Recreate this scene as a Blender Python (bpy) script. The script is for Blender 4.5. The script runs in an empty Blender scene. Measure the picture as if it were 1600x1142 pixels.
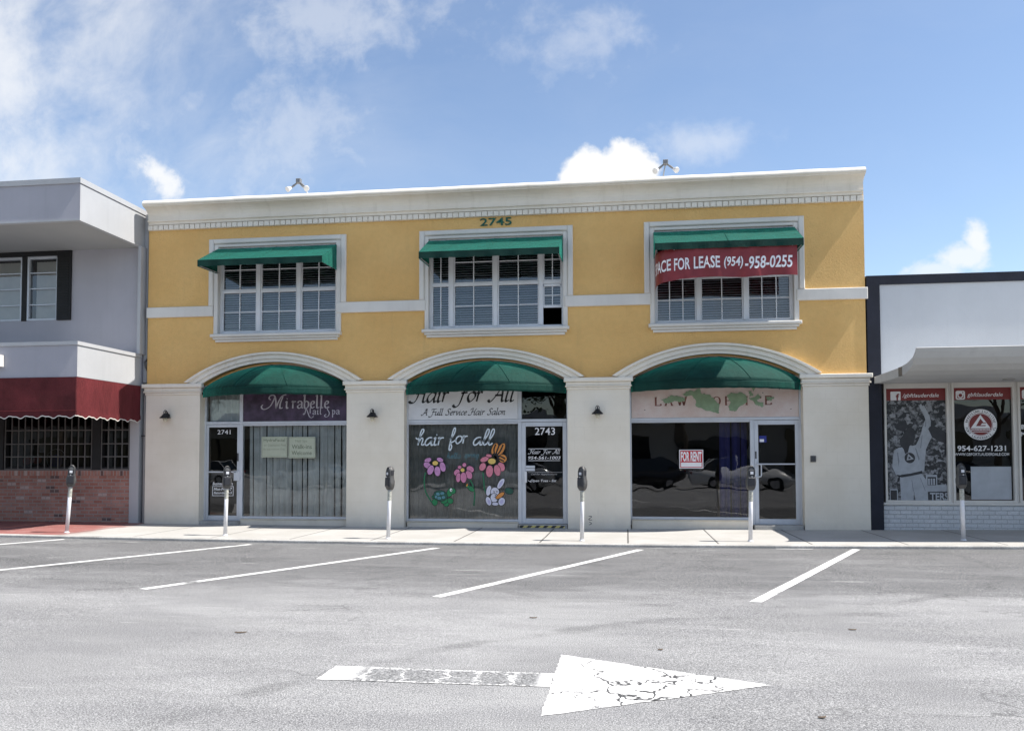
import bpy, math, random
from mathutils import Vector, Matrix
random.seed(11)
S = bpy.context.scene
COL = S.collection
PI = math.pi

# ---------------------------------------------------------------- helpers
ORG = {}          # world origin of every thing and of its parts

def g(x):         # the pavement dips very slightly towards the middle of the block
    return min(.055, .0006 * (x + 2.5) ** 2)

def mesh_obj(name, verts, faces, m, parent=None, smooth=False, loc=None):
    if parent is not None:
        o3 = ORG[parent.name]
    else:
        o3 = Vector(loc) if loc else Vector((0, 0, 0))
    me = bpy.data.meshes.new(name)
    me.from_pydata([(v[0] - o3.x, v[1] - o3.y, v[2] - o3.z) for v in verts], [], faces)
    me.validate()
    if m is not None:
        me.materials.append(m)
    if smooth:
        for p in me.polygons:
            p.use_smooth = True
    o = bpy.data.objects.new(name, me)
    COL.objects.link(o)
    if parent is not None:
        o.parent = parent
    else:
        o.location = o3
    ORG[o.name] = o3.copy()
    return o

def tag(o, label=None, cat=None, group=None, kind=None):
    if label: o['label'] = label
    if cat: o['category'] = cat
    if group: o['group'] = group
    if kind: o['kind'] = kind
    return o

def thing(name, label, cat, loc=(0, 0, 0), group=None):
    o = bpy.data.objects.new(name, None)
    o.empty_display_size = .2
    COL.objects.link(o)
    o.location = loc
    ORG[o.name] = Vector(loc)
    return tag(o, label, cat, group)

def dup(o, parent=None):
    c = o.copy()
    COL.objects.link(c)
    c.parent = parent
    ORG[c.name] = ORG[o.name].copy()
    for ch in list(o.children):
        dup(ch, c)
    return c

class MB:
    def __init__(s): s.v = []; s.f = []
    def poly(s, pts):
        n = len(s.v); s.v += [tuple(p) for p in pts]; s.f.append(tuple(range(n, n + len(pts)))); return s
    def box(s, x0, x1, y0, y1, z0, z1):
        n = len(s.v)
        s.v += [(x0,y0,z0),(x1,y0,z0),(x1,y1,z0),(x0,y1,z0),(x0,y0,z1),(x1,y0,z1),(x1,y1,z1),(x0,y1,z1)]
        for f in ((0,3,2,1),(4,5,6,7),(0,1,5,4),(1,2,6,5),(2,3,7,6),(3,0,4,7)):
            s.f.append(tuple(n + i for i in f))
        return s
    def cbox(s, x0, x1, y0, y1, z0, z1, b=.006):
        # box with a chamfered front edge (towards -Y)
        pr = [(x0, z0), (x1, z0), (x1, z1), (x0, z1)]
        pi = [(x0+b, z0+b), (x1-b, z0+b), (x1-b, z1-b), (x0+b, z1-b)]
        n = len(s.v)
        s.v += [(x, y1, z) for x, z in pr] + [(x, y0+b, z) for x, z in pr] + [(x, y0, z) for x, z in pi]
        s.f += [(n+3, n+2, n+1, n)]
        for a in (4, 8):
            for i in range(4):
                j = (i+1) % 4
                s.f.append((n+a-4+i, n+a-4+j, n+a+j, n+a+i))
        s.f.append((n+8, n+9, n+10, n+11))
        return s
    def prismY(s, pts, y0, y1):          # pts (x, z) counter-clockwise seen from -Y
        n = len(s.v); k = len(pts)
        s.v += [(x, y0, z) for x, z in pts] + [(x, y1, z) for x, z in pts]
        s.f.append(tuple(range(n, n+k))); s.f.append(tuple(range(n+2*k-1, n+k-1, -1)))
        for i in range(k):
            j = (i+1) % k
            s.f.append((n+i, n+k+i, n+k+j, n+j))
        return s
    def sweepX(s, prof, x0, x1, caps=True, nx=1):   # prof (y, z)
        n = len(s.v); k = len(prof)
        for i in range(nx+1):
            x = x0 + (x1-x0)*i/nx
            s.v += [(x, y, z) for y, z in prof]
        for i in range(nx):
            for j in range(k-1):
                a = n+i*k+j
                s.f.append((a, a+k, a+k+1, a+1))
        if caps:
            s.f.append(tuple(n+j for j in range(k)))
            s.f.append(tuple(n+nx*k+j for j in range(k-1, -1, -1)))
        return s
    def grid(s, rows, close=False):
        n = len(s.v); k = len(rows[0])
        for r in rows: s.v += [tuple(p) for p in r]
        for i in range(len(rows)-1):
            for j in range(k if close else k-1):
                j2 = (j+1) % k
                s.f.append((n+i*k+j, n+i*k+j2, n+(i+1)*k+j2, n+(i+1)*k+j))
        return s
    def tube(s, pts, r, n=8, caps=True):
        P = [Vector(p) for p in pts]
        rr = r if isinstance(r, (list, tuple)) else [r]*len(P)
        rows = []; up = None
        for i, p in enumerate(P):
            t = (P[min(i+1, len(P)-1)] - P[max(i-1, 0)]).normalized()
            if up is None:
                up = Vector((0, 0, 1)) if abs(t.z) < .9 else Vector((1, 0, 0))
            a = t.cross(up)
            if a.length < 1e-4: a = t.cross(Vector((0, 1, .3)))
            a.normalize(); b = a.cross(t).normalized(); up = b
            rows.append([p + (a*math.cos(q*2*PI/n) + b*math.sin(q*2*PI/n))*rr[i] for q in range(n)])
        base = len(s.v)
        s.grid(rows, True)
        if caps:
            s.f.append(tuple(base+q for q in range(n-1, -1, -1)))
            m = base+(len(P)-1)*n
            s.f.append(tuple(m+q for q in range(n)))
        return s
    def lathe(s, prof, c, n=16):         # prof (r, z) around vertical axis
        rows = [[(c[0]+r*math.cos(q*2*PI/n), c[1]+r*math.sin(q*2*PI/n), c[2]+z) for q in range(n)] for r, z in prof]
        return s.grid(rows, True)
    def ell(s, cx, cz, rx, rz, rot, y, n=20):
        c, d = math.cos(rot), math.sin(rot)
        return s.poly([(cx + rx*math.cos(t)*c - rz*math.sin(t)*d, y, cz + rx*math.cos(t)*d + rz*math.sin(t)*c)
                       for t in [2*PI*i/n for i in range(n)]])
    def ring(s, cx, cz, r0, r1, y, n=48):
        a = [(cx+r0*math.cos(2*PI*i/n), y, cz+r0*math.sin(2*PI*i/n)) for i in range(n)]
        b = [(cx+r1*math.cos(2*PI*i/n), y, cz+r1*math.sin(2*PI*i/n)) for i in range(n)]
        return s.grid([a, b], True)
    def flat(s, pts, y):
        return s.poly([(x, y, z) for x, z in pts])
    def rect(s, x0, x1, z0, z1, y):
        return s.poly([(x0, y, z0), (x1, y, z0), (x1, y, z1), (x0, y, z1)])
    def build(s, name, m, parent=None, smooth=False, loc=None):
        return mesh_obj(name, s.v, s.f, m, parent, smooth, loc)

def box(name, m, parent, *a):
    return MB().box(*a).build(name, m, parent)

# ---------------------------------------------------------------- lettering
_TX = {}
def text_geo(t, bold=0., ext=0.):
    k = (t, bold, ext)
    if k in _TX: return _TX[k]
    cu = bpy.data.curves.new('t', 'FONT'); cu.body = t; cu.size = 1; cu.offset = bold; cu.extrude = ext
    cu.resolution_u = 3
    ob = bpy.data.objects.new('t', cu); COL.objects.link(ob)
    dg = bpy.context.evaluated_depsgraph_get(); dg.update()
    me = bpy.data.meshes.new_from_object(ob.evaluated_get(dg))
    v = [tuple(p.co) for p in me.vertices]; f = [tuple(p.vertices) for p in me.polygons]
    bpy.data.objects.remove(ob); bpy.data.curves.remove(cu); bpy.data.meshes.remove(me)
    _TX[k] = (v, f)
    return v, f

def put_text(mb, t, x0, x1, z0, z1, y, shear=0., bold=0., ext=0., fn=None):
    v, f = text_geo(t, bold, ext)
    w = [(a + shear*b, b, c) for a, b, c in v]
    ax, bx = min(p[0] for p in w), max(p[0] for p in w)
    ay, by = min(p[1] for p in w), max(p[1] for p in w)
    n = len(mb.v)
    for a, b, c in w:
        X = x0 + (a-ax)/(bx-ax)*(x1-x0); Z = z0 + (b-ay)/(by-ay)*(z1-z0)
        mb.v.append(fn(X, Z) if fn else (X, y - c, Z))
    mb.f += [tuple(n+i for i in q) for q in f]
    return mb

GL = {
 'a': (.98, [[(.75,.95),(.45,1.),(.15,.75),(.05,.3),(.2,.0),(.45,.1),(.72,.6),(.8,1.)], [(.8,1.),(.72,.3),(.8,0),(1.,.12)]]),
 'i': (.48, [[(0,.82),(.18,1.),(.14,.3),(.22,0),(.42,.12)], [(.2,1.32),(.26,1.42)]]),
 'r': (.68, [[(0,.85),(.16,1.),(.14,0)], [(.15,.6),(.35,.95),(.62,.96)]]),
 'o': (.92, [[(.45,1.),(.15,.8),(.06,.4),(.25,.02),(.5,.08),(.78,.45),(.75,.85),(.45,1.)]]),
 'l': (.46, [[(0,1.68),(.16,1.85),(.12,.3),(.2,0),(.42,.12)]]),
 'u': (1.02, [[(0,.85),(.16,1),(.12,.3),(.25,0),(.5,.15),(.72,.7),(.76,1.)], [(.76,1),(.72,.25),(.8,0),(1,.12)]]),
 'e': (.72, [[(.08,.5),(.5,.62),(.6,.85),(.4,1.),(.12,.7),(.1,.25),(.3,0),(.64,.2)]]),
 'v': (.75, [[(0,.9),(.14,1.),(.3,0),(.62,.7),(.6,1.)]]),
 'c': (.68, [[(.62,.85),(.45,1.),(.15,.75),(.08,.3),(.28,0),(.6,.2)]]),
 'n': (.9, [[(0,.85),(.15,1),(.12,0)], [(.13,.55),(.4,.98),(.6,.9),(.56,.3),(.64,0),(.84,.12)]]),
 'h': (.9, [[(0,1.7),(.15,1.85),(.12,0)], [(.13,.55),(.4,.98),(.6,.9),(.56,.3),(.64,0),(.84,.12)]]),
 's': (.6, [[(.52,.88),(.28,1.),(.15,.78),(.42,.4),(.36,.04),(.0,.1)]]),
 'p': (.85, [[(0,.85),(.15,1),(.12,-.75)], [(.13,.6),(.4,.98),(.7,.75),(.66,.25),(.4,0),(.13,.2)]]),
 'g': (.9, [[(.75,.95),(.45,1.),(.12,.7),(.1,.25),(.35,.05),(.7,.5)], [(.78,1.),(.7,-.3),(.4,-.75),(.05,-.55)]]),
 '@': (.9, [[(.12,.75),(.2,.95),(.45,1.02),(.68,.82),(.68,.15),(.88,.02)], [(.68,.58),(.3,.5),(.06,.24),(.28,-.02),(.68,.24)]]),
 'b': (.85, [[(0,1.7),(.15,1.85),(.12,.15),(.4,0),(.7,.3),(.7,.8),(.4,1.),(.13,.7)]]),
 'S': (.95, [[(.85,1.55),(.55,1.8),(.25,1.5),(.4,1.05),(.65,.65),(.55,.1),(.15,-.05),(-.1,.25)]]),
 'H': (1.4, [[(-.05,1.35),(.22,1.72),(.5,1.78),(.42,.6),(.22,.02),(-.15,-.06),(-.35,.12)], [(.2,.85),(.6,.93),(1.1,.9)],
             [(1.32,1.82),(1.1,1.3),(1.03,.2),(1.14,0),(1.34,.12)]]),
 'F': (1.05, [[(0,1.4),(.2,1.7),(.7,1.72),(1.2,1.85)], [(.62,1.74),(.52,.8),(.3,-.3),(-.1,-.55),(-.35,-.33)], [(.3,.9),(.95,.96)]]),
 'A': (1.2, [[(-.3,.15),(-.05,-.03),(.3,.5),(.8,1.78)], [(.4,1.5),(.78,1.78),(.88,.9),(.98,.05),(1.18,.1)], [(.25,.62),(.92,.64)]]),
 'M': (2.05, [[(-1.75,.55),(-1.97,.35),(-1.9,.02),(-1.45,-.1),(-.7,.3),(-.2,1.1),(.0,1.6)], [(-.62,1.25),(-.85,1.5),(-.6,1.85),(-.1,1.88),(.15,1.3),(.2,0)],
              [(.2,0),(.6,1.),(1.1,1.75),(1.75,1.97)], [(1.25,1.7),(.88,.8),(.78,.15),(.95,0),(1.2,.12)]]),
 'N': (1.75, [[(-.15,.3),(-.35,.15),(-.25,0),(0,.15),(.2,.9),(.32,1.6)], [(.05,1.35),(.3,1.65),(.8,.5),(1.2,-.5),(1.7,-.8),(2.15,-.6),(2.2,-.4)], [(1.4,.3),(1.42,1.4),(1.6,1.7)]]),
 '$': (1.25, [[(.95,1.75),(.6,1.6),(.4,1.25),(.7,.8),(.9,.2),(.6,-.45),(0,-.65),(-.3,-.3),(-.05,0),(.1,-.15)]]),
 '1': (.85, [[(-.3,1.0),(0,.85),(.42,1.75),(.34,2.1),(.14,1.8),(.12,.0)], [(.12,.3),(.36,.95),(.54,.75),(.5,.12),(.68,.05),(.85,.25)]]),
 '2': (.75, [[(.02,.5),(.42,1.3),(.46,1.95),(.26,1.95),(.16,1.),(.1,-.6),(.28,-.85),(.4,-.4),(.2,.05),(.55,.3),(.75,.5)]]),
 '3': (.55, [[(0,.25),(.42,1.4),(.4,2.),(.2,1.9),(.12,.5),(.26,0),(.55,.25)]]),
}
def smooth_line(pts, k=6):
    if len(pts) < 3: return pts
    P = [pts[0]] + list(pts) + [pts[-1]]
    out = []
    for i in range(1, len(P)-2):
        p0, p1, p2, p3 = P[i-1:i+3]
        for q in range(k):
            t = q/k
            out.append(tuple(.5*((2*p1[d]) + (p2[d]-p0[d])*t + (2*p0[d]-5*p1[d]+4*p2[d]-p3[d])*t*t + (3*p1[d]-p0[d]-3*p2[d]+p3[d])*t**3) for d in (0, 1)))
    out.append(pts[-1])
    return out

def brush(mb, pts, y, w, wmin=None, nib=math.radians(40)):
    wmin = w if wmin is None else wmin
    L, R = [], []
    for i, p in enumerate(pts):
        a, b = pts[max(i-1, 0)], pts[min(i+1, len(pts)-1)]
        dx, dz = b[0]-a[0], b[1]-a[1]; l = math.hypot(dx, dz) or 1e-6
        th = math.atan2(dz, dx)
        h = max(wmin, w*abs(math.sin(th-nib)))*.5
        nx, nz = -dz/l*h, dx/l*h
        L.append((p[0]+nx, y, p[1]+nz)); R.append((p[0]-nx, y, p[1]-nz))
    mb.grid([R, L])
    return mb

def script(mb, t, x0, x1, zb, xh, y, slant=.22, w=.2, wmin=.07, sp=1., nib=40):
    x = 0.; st = []
    for ch in t:
        if ch == ' ': x += .75; continue
        adv, ss = GL[ch]
        for s in ss:
            st.append([(x + a + slant*b, b) for a, b in smooth_line(s)])
        x += adv*sp
    xs = [p[0] for s in st for p in s]
    a, b = min(xs), max(xs); k = (x1-x0)/(b-a)
    for s in st:
        brush(mb, [(x0+(p[0]-a)*k, zb+p[1]*xh) for p in s], y, w*xh, wmin*xh, math.radians(nib))
    return mb

# ---------------------------------------------------------------- materials
class NT:
    def __init__(s, nt): s.nt = nt
    def n(s, typ, ins=None, out=0, **pr):
        nd = s.nt.nodes.new(typ)
        for k, v in pr.items(): setattr(nd, k, v)
        for k, v in (ins or {}).items():
            sk = nd.inputs[k]
            if isinstance(v, bpy.types.NodeSocket): s.nt.links.new(v, sk)
            else:
                if sk.type == 'RGBA' and isinstance(v, (tuple, list)) and len(v) == 3: v = (*v, 1)
                sk.default_value = v
        return nd.outputs[out] if len(nd.outputs) else None
    def m(s, op, a, b=0., c=0., clamp=False):
        nd = s.nt.nodes.new('ShaderNodeMath'); nd.operation = op; nd.use_clamp = clamp
        for i, v in enumerate((a, b, c)):
            if isinstance(v, bpy.types.NodeSocket): s.nt.links.new(v, nd.inputs[i])
            else: nd.inputs[i].default_value = v
        return nd.outputs[0]
    def ss(s, x, lo, hi, a=0., b=1.):    # smoothstep
        return s.n('ShaderNodeMapRange', {0: x, 1: lo, 2: hi, 3: a, 4: b}, interpolation_type='SMOOTHSTEP')
    def mix(s, f, a, b, blend='MIX'):
        nd = s.nt.nodes.new('ShaderNodeMix'); nd.data_type = 'RGBA'; nd.blend_type = blend
        for i, v in ((0, f), (6, a), (7, b)):
            if isinstance(v, bpy.types.NodeSocket): s.nt.links.new(v, nd.inputs[i])
            else: nd.inputs[i].default_value = (*v, 1) if isinstance(v, (tuple, list)) and len(v) == 3 else v
        return nd.outputs[2]
    def co(s, sx=1., sy=1., sz=1., kind='Object'):
        t = s.nt.nodes.new('ShaderNodeTexCoord').outputs[kind]
        if (sx, sy, sz) == (1, 1, 1): return t
        return s.n('ShaderNodeMapping', {'Vector': t, 'Scale': (sx, sy, sz)})
    def noise(s, v, scale, detail=4, rough=.6, dist=0.):
        return s.n('ShaderNodeTexNoise', {'Vector': v, 'Scale': scale, 'Detail': detail, 'Roughness': rough, 'Distortion': dist})
    def sep(s, v):
        nd = s.nt.nodes.new('ShaderNodeSeparateXYZ'); s.nt.links.new(v, nd.inputs[0]); return nd.outputs
    def comb(s, x, y, z):
        return s.n('ShaderNodeCombineXYZ', {0: x, 1: y, 2: z})
    def bump(s, h, dist, strength=1.):
        return s.n('ShaderNodeBump', {'Height': h, 'Distance': dist, 'Strength': strength})

def new_mat(name):
    m = bpy.data.materials.new(name); m.use_nodes = True
    m.node_tree.nodes.clear()
    return m, NT(m.node_tree)

def finish(t, col, rough=.7, metal=0., normal=None, spec=.4, extra=None):
    ins = {'Base Color': col, 'Roughness': rough, 'Metallic': metal, 'Specular IOR Level': spec}
    if normal is not None: ins['Normal'] = normal
    if extra: ins.update(extra)
    b = t.n('ShaderNodeBsdfPrincipled', ins)
    t.n('ShaderNodeOutputMaterial', {'Surface': b})
    return b

def sc(c, k): return tuple(min(1., x*k) for x in c)

def mat(name, c, rough=.7, metal=0., var=.1, vs=1.5, bump=0., bs=60., fine=0., fs=150., spec=.4, streak=0., extra=None):
    m, t = new_mat(name)
    co = t.co()
    n1 = t.noise(co, vs, 6, .6)
    col = t.mix(t.ss(n1, .3, .7), sc(c, 1-var), sc(c, 1+var))
    if streak:
        st = t.noise(t.co(9, 9, .5), 1., 5, .6)
        col = t.mix(t.m('MULTIPLY', t.ss(st, .5, .8), streak), col, sc(c, .45))
    if fine:
        n2 = t.noise(co, fs, 2, .6)
        col = t.mix(t.ss(n2, .3, .7), t.mix(fine, col, (0, 0, 0)), col)
    nrm = None
    if bump:
        nrm = t.bump(t.noise(co, bs, 4, .65), bump)
    finish(t, col, rough, metal, nrm, spec, extra)
    return m
# ---------------------------------------------------------------- material library
def m_stucco():
    m, t = new_mat('yellow_stucco')
    co = t.co()
    n1 = t.noise(co, .55, 5, .6); n2 = t.noise(co, 9, 4, .6); n3 = t.noise(t.co(3.5, 1, .35), 1.2, 5, .6)
    c = t.mix(t.ss(n1, .3, .72), (.75, .455, .165), (.83, .535, .21))
    c = t.mix(t.m('MULTIPLY', t.ss(n2, .35, .7), .22), c, (.62, .40, .15))
    c = t.mix(t.m('MULTIPLY', t.ss(n3, .56, .8), .32), c, (.54, .36, .155))
    h = t.m('ADD', t.m('MULTIPLY', t.noise(co, 26, 5, .7), .8), t.m('MULTIPLY', t.noise(co, 85, 3, .6), .4))
    finish(t, c, .88, 0, t.bump(h, .026), .25)
    return m

def brickmat(name, c1, c2, mort, w, h, mo, ns=2.5, bump=.006, var=.35, soldier=False, off=.5, rough=.85, dark=None, base=(0,0)):
    m, t = new_mat(name)
    s = t.sep(t.co())
    v = t.comb(t.m('ADD', s[0], base[0]), t.m('ADD', s[2], base[1]), 0.)
    bt = t.nt.nodes.new('ShaderNodeTexBrick')
    t.nt.links.new(v, bt.inputs['Vector'])
    for k, val in (('Color1', c1), ('Color2', c2), ('Mortar', mort)): bt.inputs[k].default_value = (*val, 1)
    bt.inputs['Scale'].default_value = 1; bt.inputs['Mortar Size'].default_value = mo
    bt.inputs['Mortar Smooth'].default_value = .2; bt.inputs['Bias'].default_value = -.1
    bt.inputs['Brick Width'].default_value = w; bt.inputs['Row Height'].default_value = h; bt.offset = off
    n = t.noise(t.co(), ns, 6, .65); n2 = t.noise(t.co(), 40, 4, .65)
    c = t.mix(t.ss(n, .3, .72), t.mix(var, bt.outputs['Color'], (0, 0, 0)), bt.outputs['Color'])
    if dark:      # odd bricks of another colour: one random value per brick cell
        row = t.m('FLOOR', t.m('DIVIDE', t.m('ADD', s[2], base[1]), h))
        shift = t.m('MULTIPLY', t.m('MODULO', t.m('ABSOLUTE', row), 2.), off)
        cell = t.m('FLOOR', t.m('ADD', t.m('DIVIDE', t.m('ADD', s[0], base[0]), w), shift))
        wn = t.n('ShaderNodeTexWhiteNoise', {'Vector': t.comb(cell, row, 0.)}, noise_dimensions='3D')
        inb = t.m('SUBTRACT', 1., bt.outputs['Fac'])
        c = t.mix(t.m('MULTIPLY', t.ss(wn, .955, .96), t.m('MULTIPLY', inb, .7)), c, dark[0])
        c = t.mix(t.m('MULTIPLY', t.ss(wn, .045, .04), t.m('MULTIPLY', inb, .8)), c, dark[1])
    c = t.mix(t.m('MULTIPLY', t.ss(n2, .35, .7), .18), c, (.1, .07, .06))
    hgt = t.m('ADD', t.m('MULTIPLY', bt.outputs['Fac'], -1.), t.m('MULTIPLY', n2, .5))
    finish(t, c, rough, 0, t.bump(hgt, bump), .25)
    return m

def m_block():
    m, t = new_mat('painted_block')
    s = t.sep(t.co())
    v = t.comb(s[0], s[2], 0.)
    bt = t.nt.nodes.new('ShaderNodeTexBrick'); t.nt.links.new(v, bt.inputs['Vector'])
    bt.inputs['Scale'].default_value = 1; bt.inputs['Mortar Size'].default_value = .004; bt.inputs['Mortar Smooth'].default_value = .6
    bt.inputs['Brick Width'].default_value = .42; bt.inputs['Row Height'].default_value = .265
    co = t.co()
    n1 = t.noise(co, 1.1, 6, .62); n2 = t.noise(t.co(6, 1, .7), 1.6, 6, .65); n3 = t.noise(co, 45, 4, .65)
    c = t.mix(t.ss(n1, .3, .7), (.735, .67, .56), (.80, .74, .635))
    c = t.mix(t.m('MULTIPLY', bt.outputs['Fac'], .07), c, (.34, .31, .27))
    c = t.mix(t.m('MULTIPLY', t.ss(n2, .58, .8), .16), c, (.42, .38, .32))
    low = t.m('MULTIPLY', t.ss(t.m('ADD', s[2], t.m('MULTIPLY', t.noise(co, 5, 4), .3)), .42, .1), .3)
    c = t.mix(low, c, (.36, .345, .33))
    h = t.m('ADD', t.m('MULTIPLY', bt.outputs['Fac'], -.35), t.m('MULTIPLY', n3, .5))
    finish(t, c, .75, 0, t.bump(h, .0035), .3)
    return m

def m_stone():
    m, t = new_mat('painted_moulding')
    co = t.co()
    n1 = t.noise(co, 1.2, 6, .62); n2 = t.noise(t.co(4, 1, .6), 1.5, 6, .66); n3 = t.noise(co, 30, 5, .65)
    c = t.mix(t.ss(n1, .3, .7), (.76, .70, .60), (.82, .765, .675))
    c = t.mix(t.m('MULTIPLY', t.ss(n2, .5, .78), .3), c, (.50, .44, .34))
    c = t.mix(t.m('MULTIPLY', t.ss(n3, .62, .75), .18), c, (.3, .27, .22))
    finish(t, c, .75, 0, t.bump(n3, .004), .3)
    return m

def m_glass(name, tint, ior=1.5, rough=0., gain=1.25):
    m, t = new_mat(name)
    nrm = t.bump(t.noise(t.co(), .9, 2, .5), .02, .35)     # float glass is never perfectly flat
    tr = t.n('ShaderNodeBsdfTransparent', {'Color': tint})
    gl = t.n('ShaderNodeBsdfGlossy', {'Color': (1, 1, 1), 'Roughness': rough, 'Normal': nrm})
    fr = t.n('ShaderNodeFresnel', {'IOR': ior})
    fr = t.m('MULTIPLY', fr, gain, clamp=True)
    mx = t.n('ShaderNodeMixShader', {0: fr, 1: tr, 2: gl})
    t.n('ShaderNodeOutputMaterial', {'Surface': mx})
    return m

def m_canvas(name, c, shn):
    m, t = new_mat(name)
    co = t.co()
    n1 = t.noise(co, 1.6, 6, .62); n2 = t.noise(t.co(7, 7, .8), 1.2, 5, .6); n3 = t.noise(co, 240, 2, .5)
    col = t.mix(t.ss(n1, .3, .72), sc(c, .72), sc(c, 1.25))
    col = t.mix(t.m('MULTIPLY', t.ss(n2, .52, .8), .4), col, sc(c, .5))
    h = t.m('ADD', t.m('MULTIPLY', t.noise(t.co(1, 1, .5), 4.5, 4, .55), 6.), n3)
    finish(t, col, .75, 0, t.bump(h, .004), .2, {'Sheen Weight': .75, 'Sheen Roughness': .34, 'Sheen Tint': (*shn, 1)})
    return m

def m_asphalt():
    m, t = new_mat('asphalt')
    co = t.co(); s = t.sep(co)
    big = t.noise(t.co(.42, 1., 1), .55, 6, .6, .6)
    mid = t.noise(t.co(.5, 1.5, 1), 1.5, 6, .65, .4)
    sp1 = t.noise(co, 105, 3, .75); sp2 = t.noise(co, 30, 3, .7); sp3 = t.noise(co, 200, 2, .7)
    c = t.mix(t.ss(big, .36, .64), (.235, .233, .232), (.345, .342, .338))
    c = t.mix(t.m('MULTIPLY', t.ss(mid, .38, .66), .55), c, (.205, .203, .208))
    # parking bays are older and darker, with a ragged edge where the tyres turn in
    edge = t.m('ADD', s[1], t.m('MULTIPLY', t.m('SUBTRACT', t.noise(t.co(.35, 1, 1), .8, 5, .6, .5), .5), 3.6))
    bay = t.m('MULTIPLY', t.ss(edge, -8.7, -6.9), t.ss(edge, 3.0, 1.))
    c = t.mix(t.m('MULTIPLY', bay, .74), c, (.09, .09, .092))
    w = t.n('ShaderNodeTexWave', {'Vector': t.co(.09, .5, 1), 'Scale': 1.1, 'Distortion': 9., 'Detail': 4, 'Detail Scale': .9}, out=1, bands_direction='Y')
    c = t.mix(t.m('MULTIPLY', t.m('MULTIPLY', t.ss(w, .62, .95), bay), .14), c, (.055, .055, .058))
    oil = t.noise(t.co(.55, 1, 1), 1.05, 5, .6, .3)
    c = t.mix(t.m('MULTIPLY', t.m('MULTIPLY', t.ss(oil, .5, .72), bay), .62), c, (.05, .05, .052))
    lt = t.noise(t.co(.3, 1, 1), .9, 6, .65, .8)
    c = t.mix(t.m('MULTIPLY', t.m('MULTIPLY', t.ss(lt, .50, .68), bay), .5), c, (.26, .26, .258))
    # curved scrub marks where cars swing into the bays
    wob = t.m('MULTIPLY', t.m('SUBTRACT', t.noise(co, 1.3, 4), .5), .35)
    brk = t.noise(t.co(1, 1, 1), 1.1, 5, .65)
    tyre = None
    for cx_, cy_, r_, w_ in ((-2.6, -4.2, 3.3, .10), (-2.6, -4.2, 3.75, .10), (.9, -4.6, 3.5, .10), (.9, -4.6, 4.1, .09), (4.6, -4.4, 3.4, .11), (5.2, -5.4, 2.5, .09), (-6.3, -4.0, 3.9, .10), (-6.3, -4.0, 4.4, .10), (-9.8, -4.4, 3.6, .12), (3.0, -15.0, 6.1, .10)):
        dx_ = t.m('SUBTRACT', s[0], cx_); dy_ = t.m('SUBTRACT', s[1], cy_)
        rr_ = t.m('SQRT', t.m('ADD', t.m('MULTIPLY', dx_, dx_), t.m('MULTIPLY', dy_, dy_)))
        dd_ = t.m('ABSOLUTE', t.m('ADD', t.m('SUBTRACT', rr_, r_), wob))
        k_ = t.ss(dd_, w_*1.5, w_*.4)
        tyre = k_ if tyre is None else t.m('MAXIMUM', tyre, k_)
    c = t.mix(t.m('MULTIPLY', t.m('MULTIPLY', tyre, t.ss(brk, .42, .62)), .42), c, (.07, .07, .072))
    # pale scuffs
    scf = t.noise(t.co(.45, 3.2, 1), 1.35, 7, .68)
    c = t.mix(t.m('MULTIPLY', t.ss(scf, .62, .68), .6), c, (.47, .465, .45))
    scr = t.noise(t.co(1.1, 9., 1), 1.6, 6, .7)
    c = t.mix(t.m('MULTIPLY', t.m('MULTIPLY', t.ss(scr, .66, .73), bay), .55), c, (.45, .445, .43))
    # aggregate
    c = t.mix(t.m('MULTIPLY', t.ss(sp1, .38, .5, 1., 0.), .72), c, (.035, .035, .037))
    c = t.mix(t.m('MULTIPLY', t.ss(sp1, .53, .66), .7), c, (.66, .65, .635))
    c = t.mix(t.m('MULTIPLY', t.ss(sp2, .54, .72), .22), c, (.08, .08, .085))
    c = t.mix(t.m('MULTIPLY', t.ss(sp3, .55, .7), .3), c, (.1, .1, .1))
    # hairline cracks
    wv = t.n('ShaderNodeVectorMath', {0: t.co(.5, .8, 1), 1: t.n('ShaderNodeTexNoise', {'Vector': co, 'Scale': 1.4, 'Detail': 5}, out=1)}, operation='ADD')
    vo = t.n('ShaderNodeTexVoronoi', {'Vector': wv, 'Scale': .42}, feature='DISTANCE_TO_EDGE')
    ck = t.m('MULTIPLY', t.ss(vo, .006, .001), t.ss(t.noise(co, .35, 3), .5, .62))
    c = t.mix(t.m('MULTIPLY', ck, .5), c, (.05, .05, .05))
    h = t.m('ADD', sp1, t.m('MULTIPLY', sp2, .6))
    finish(t, c, .9, 0, t.bump(h, .006), .25)
    return m

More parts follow.
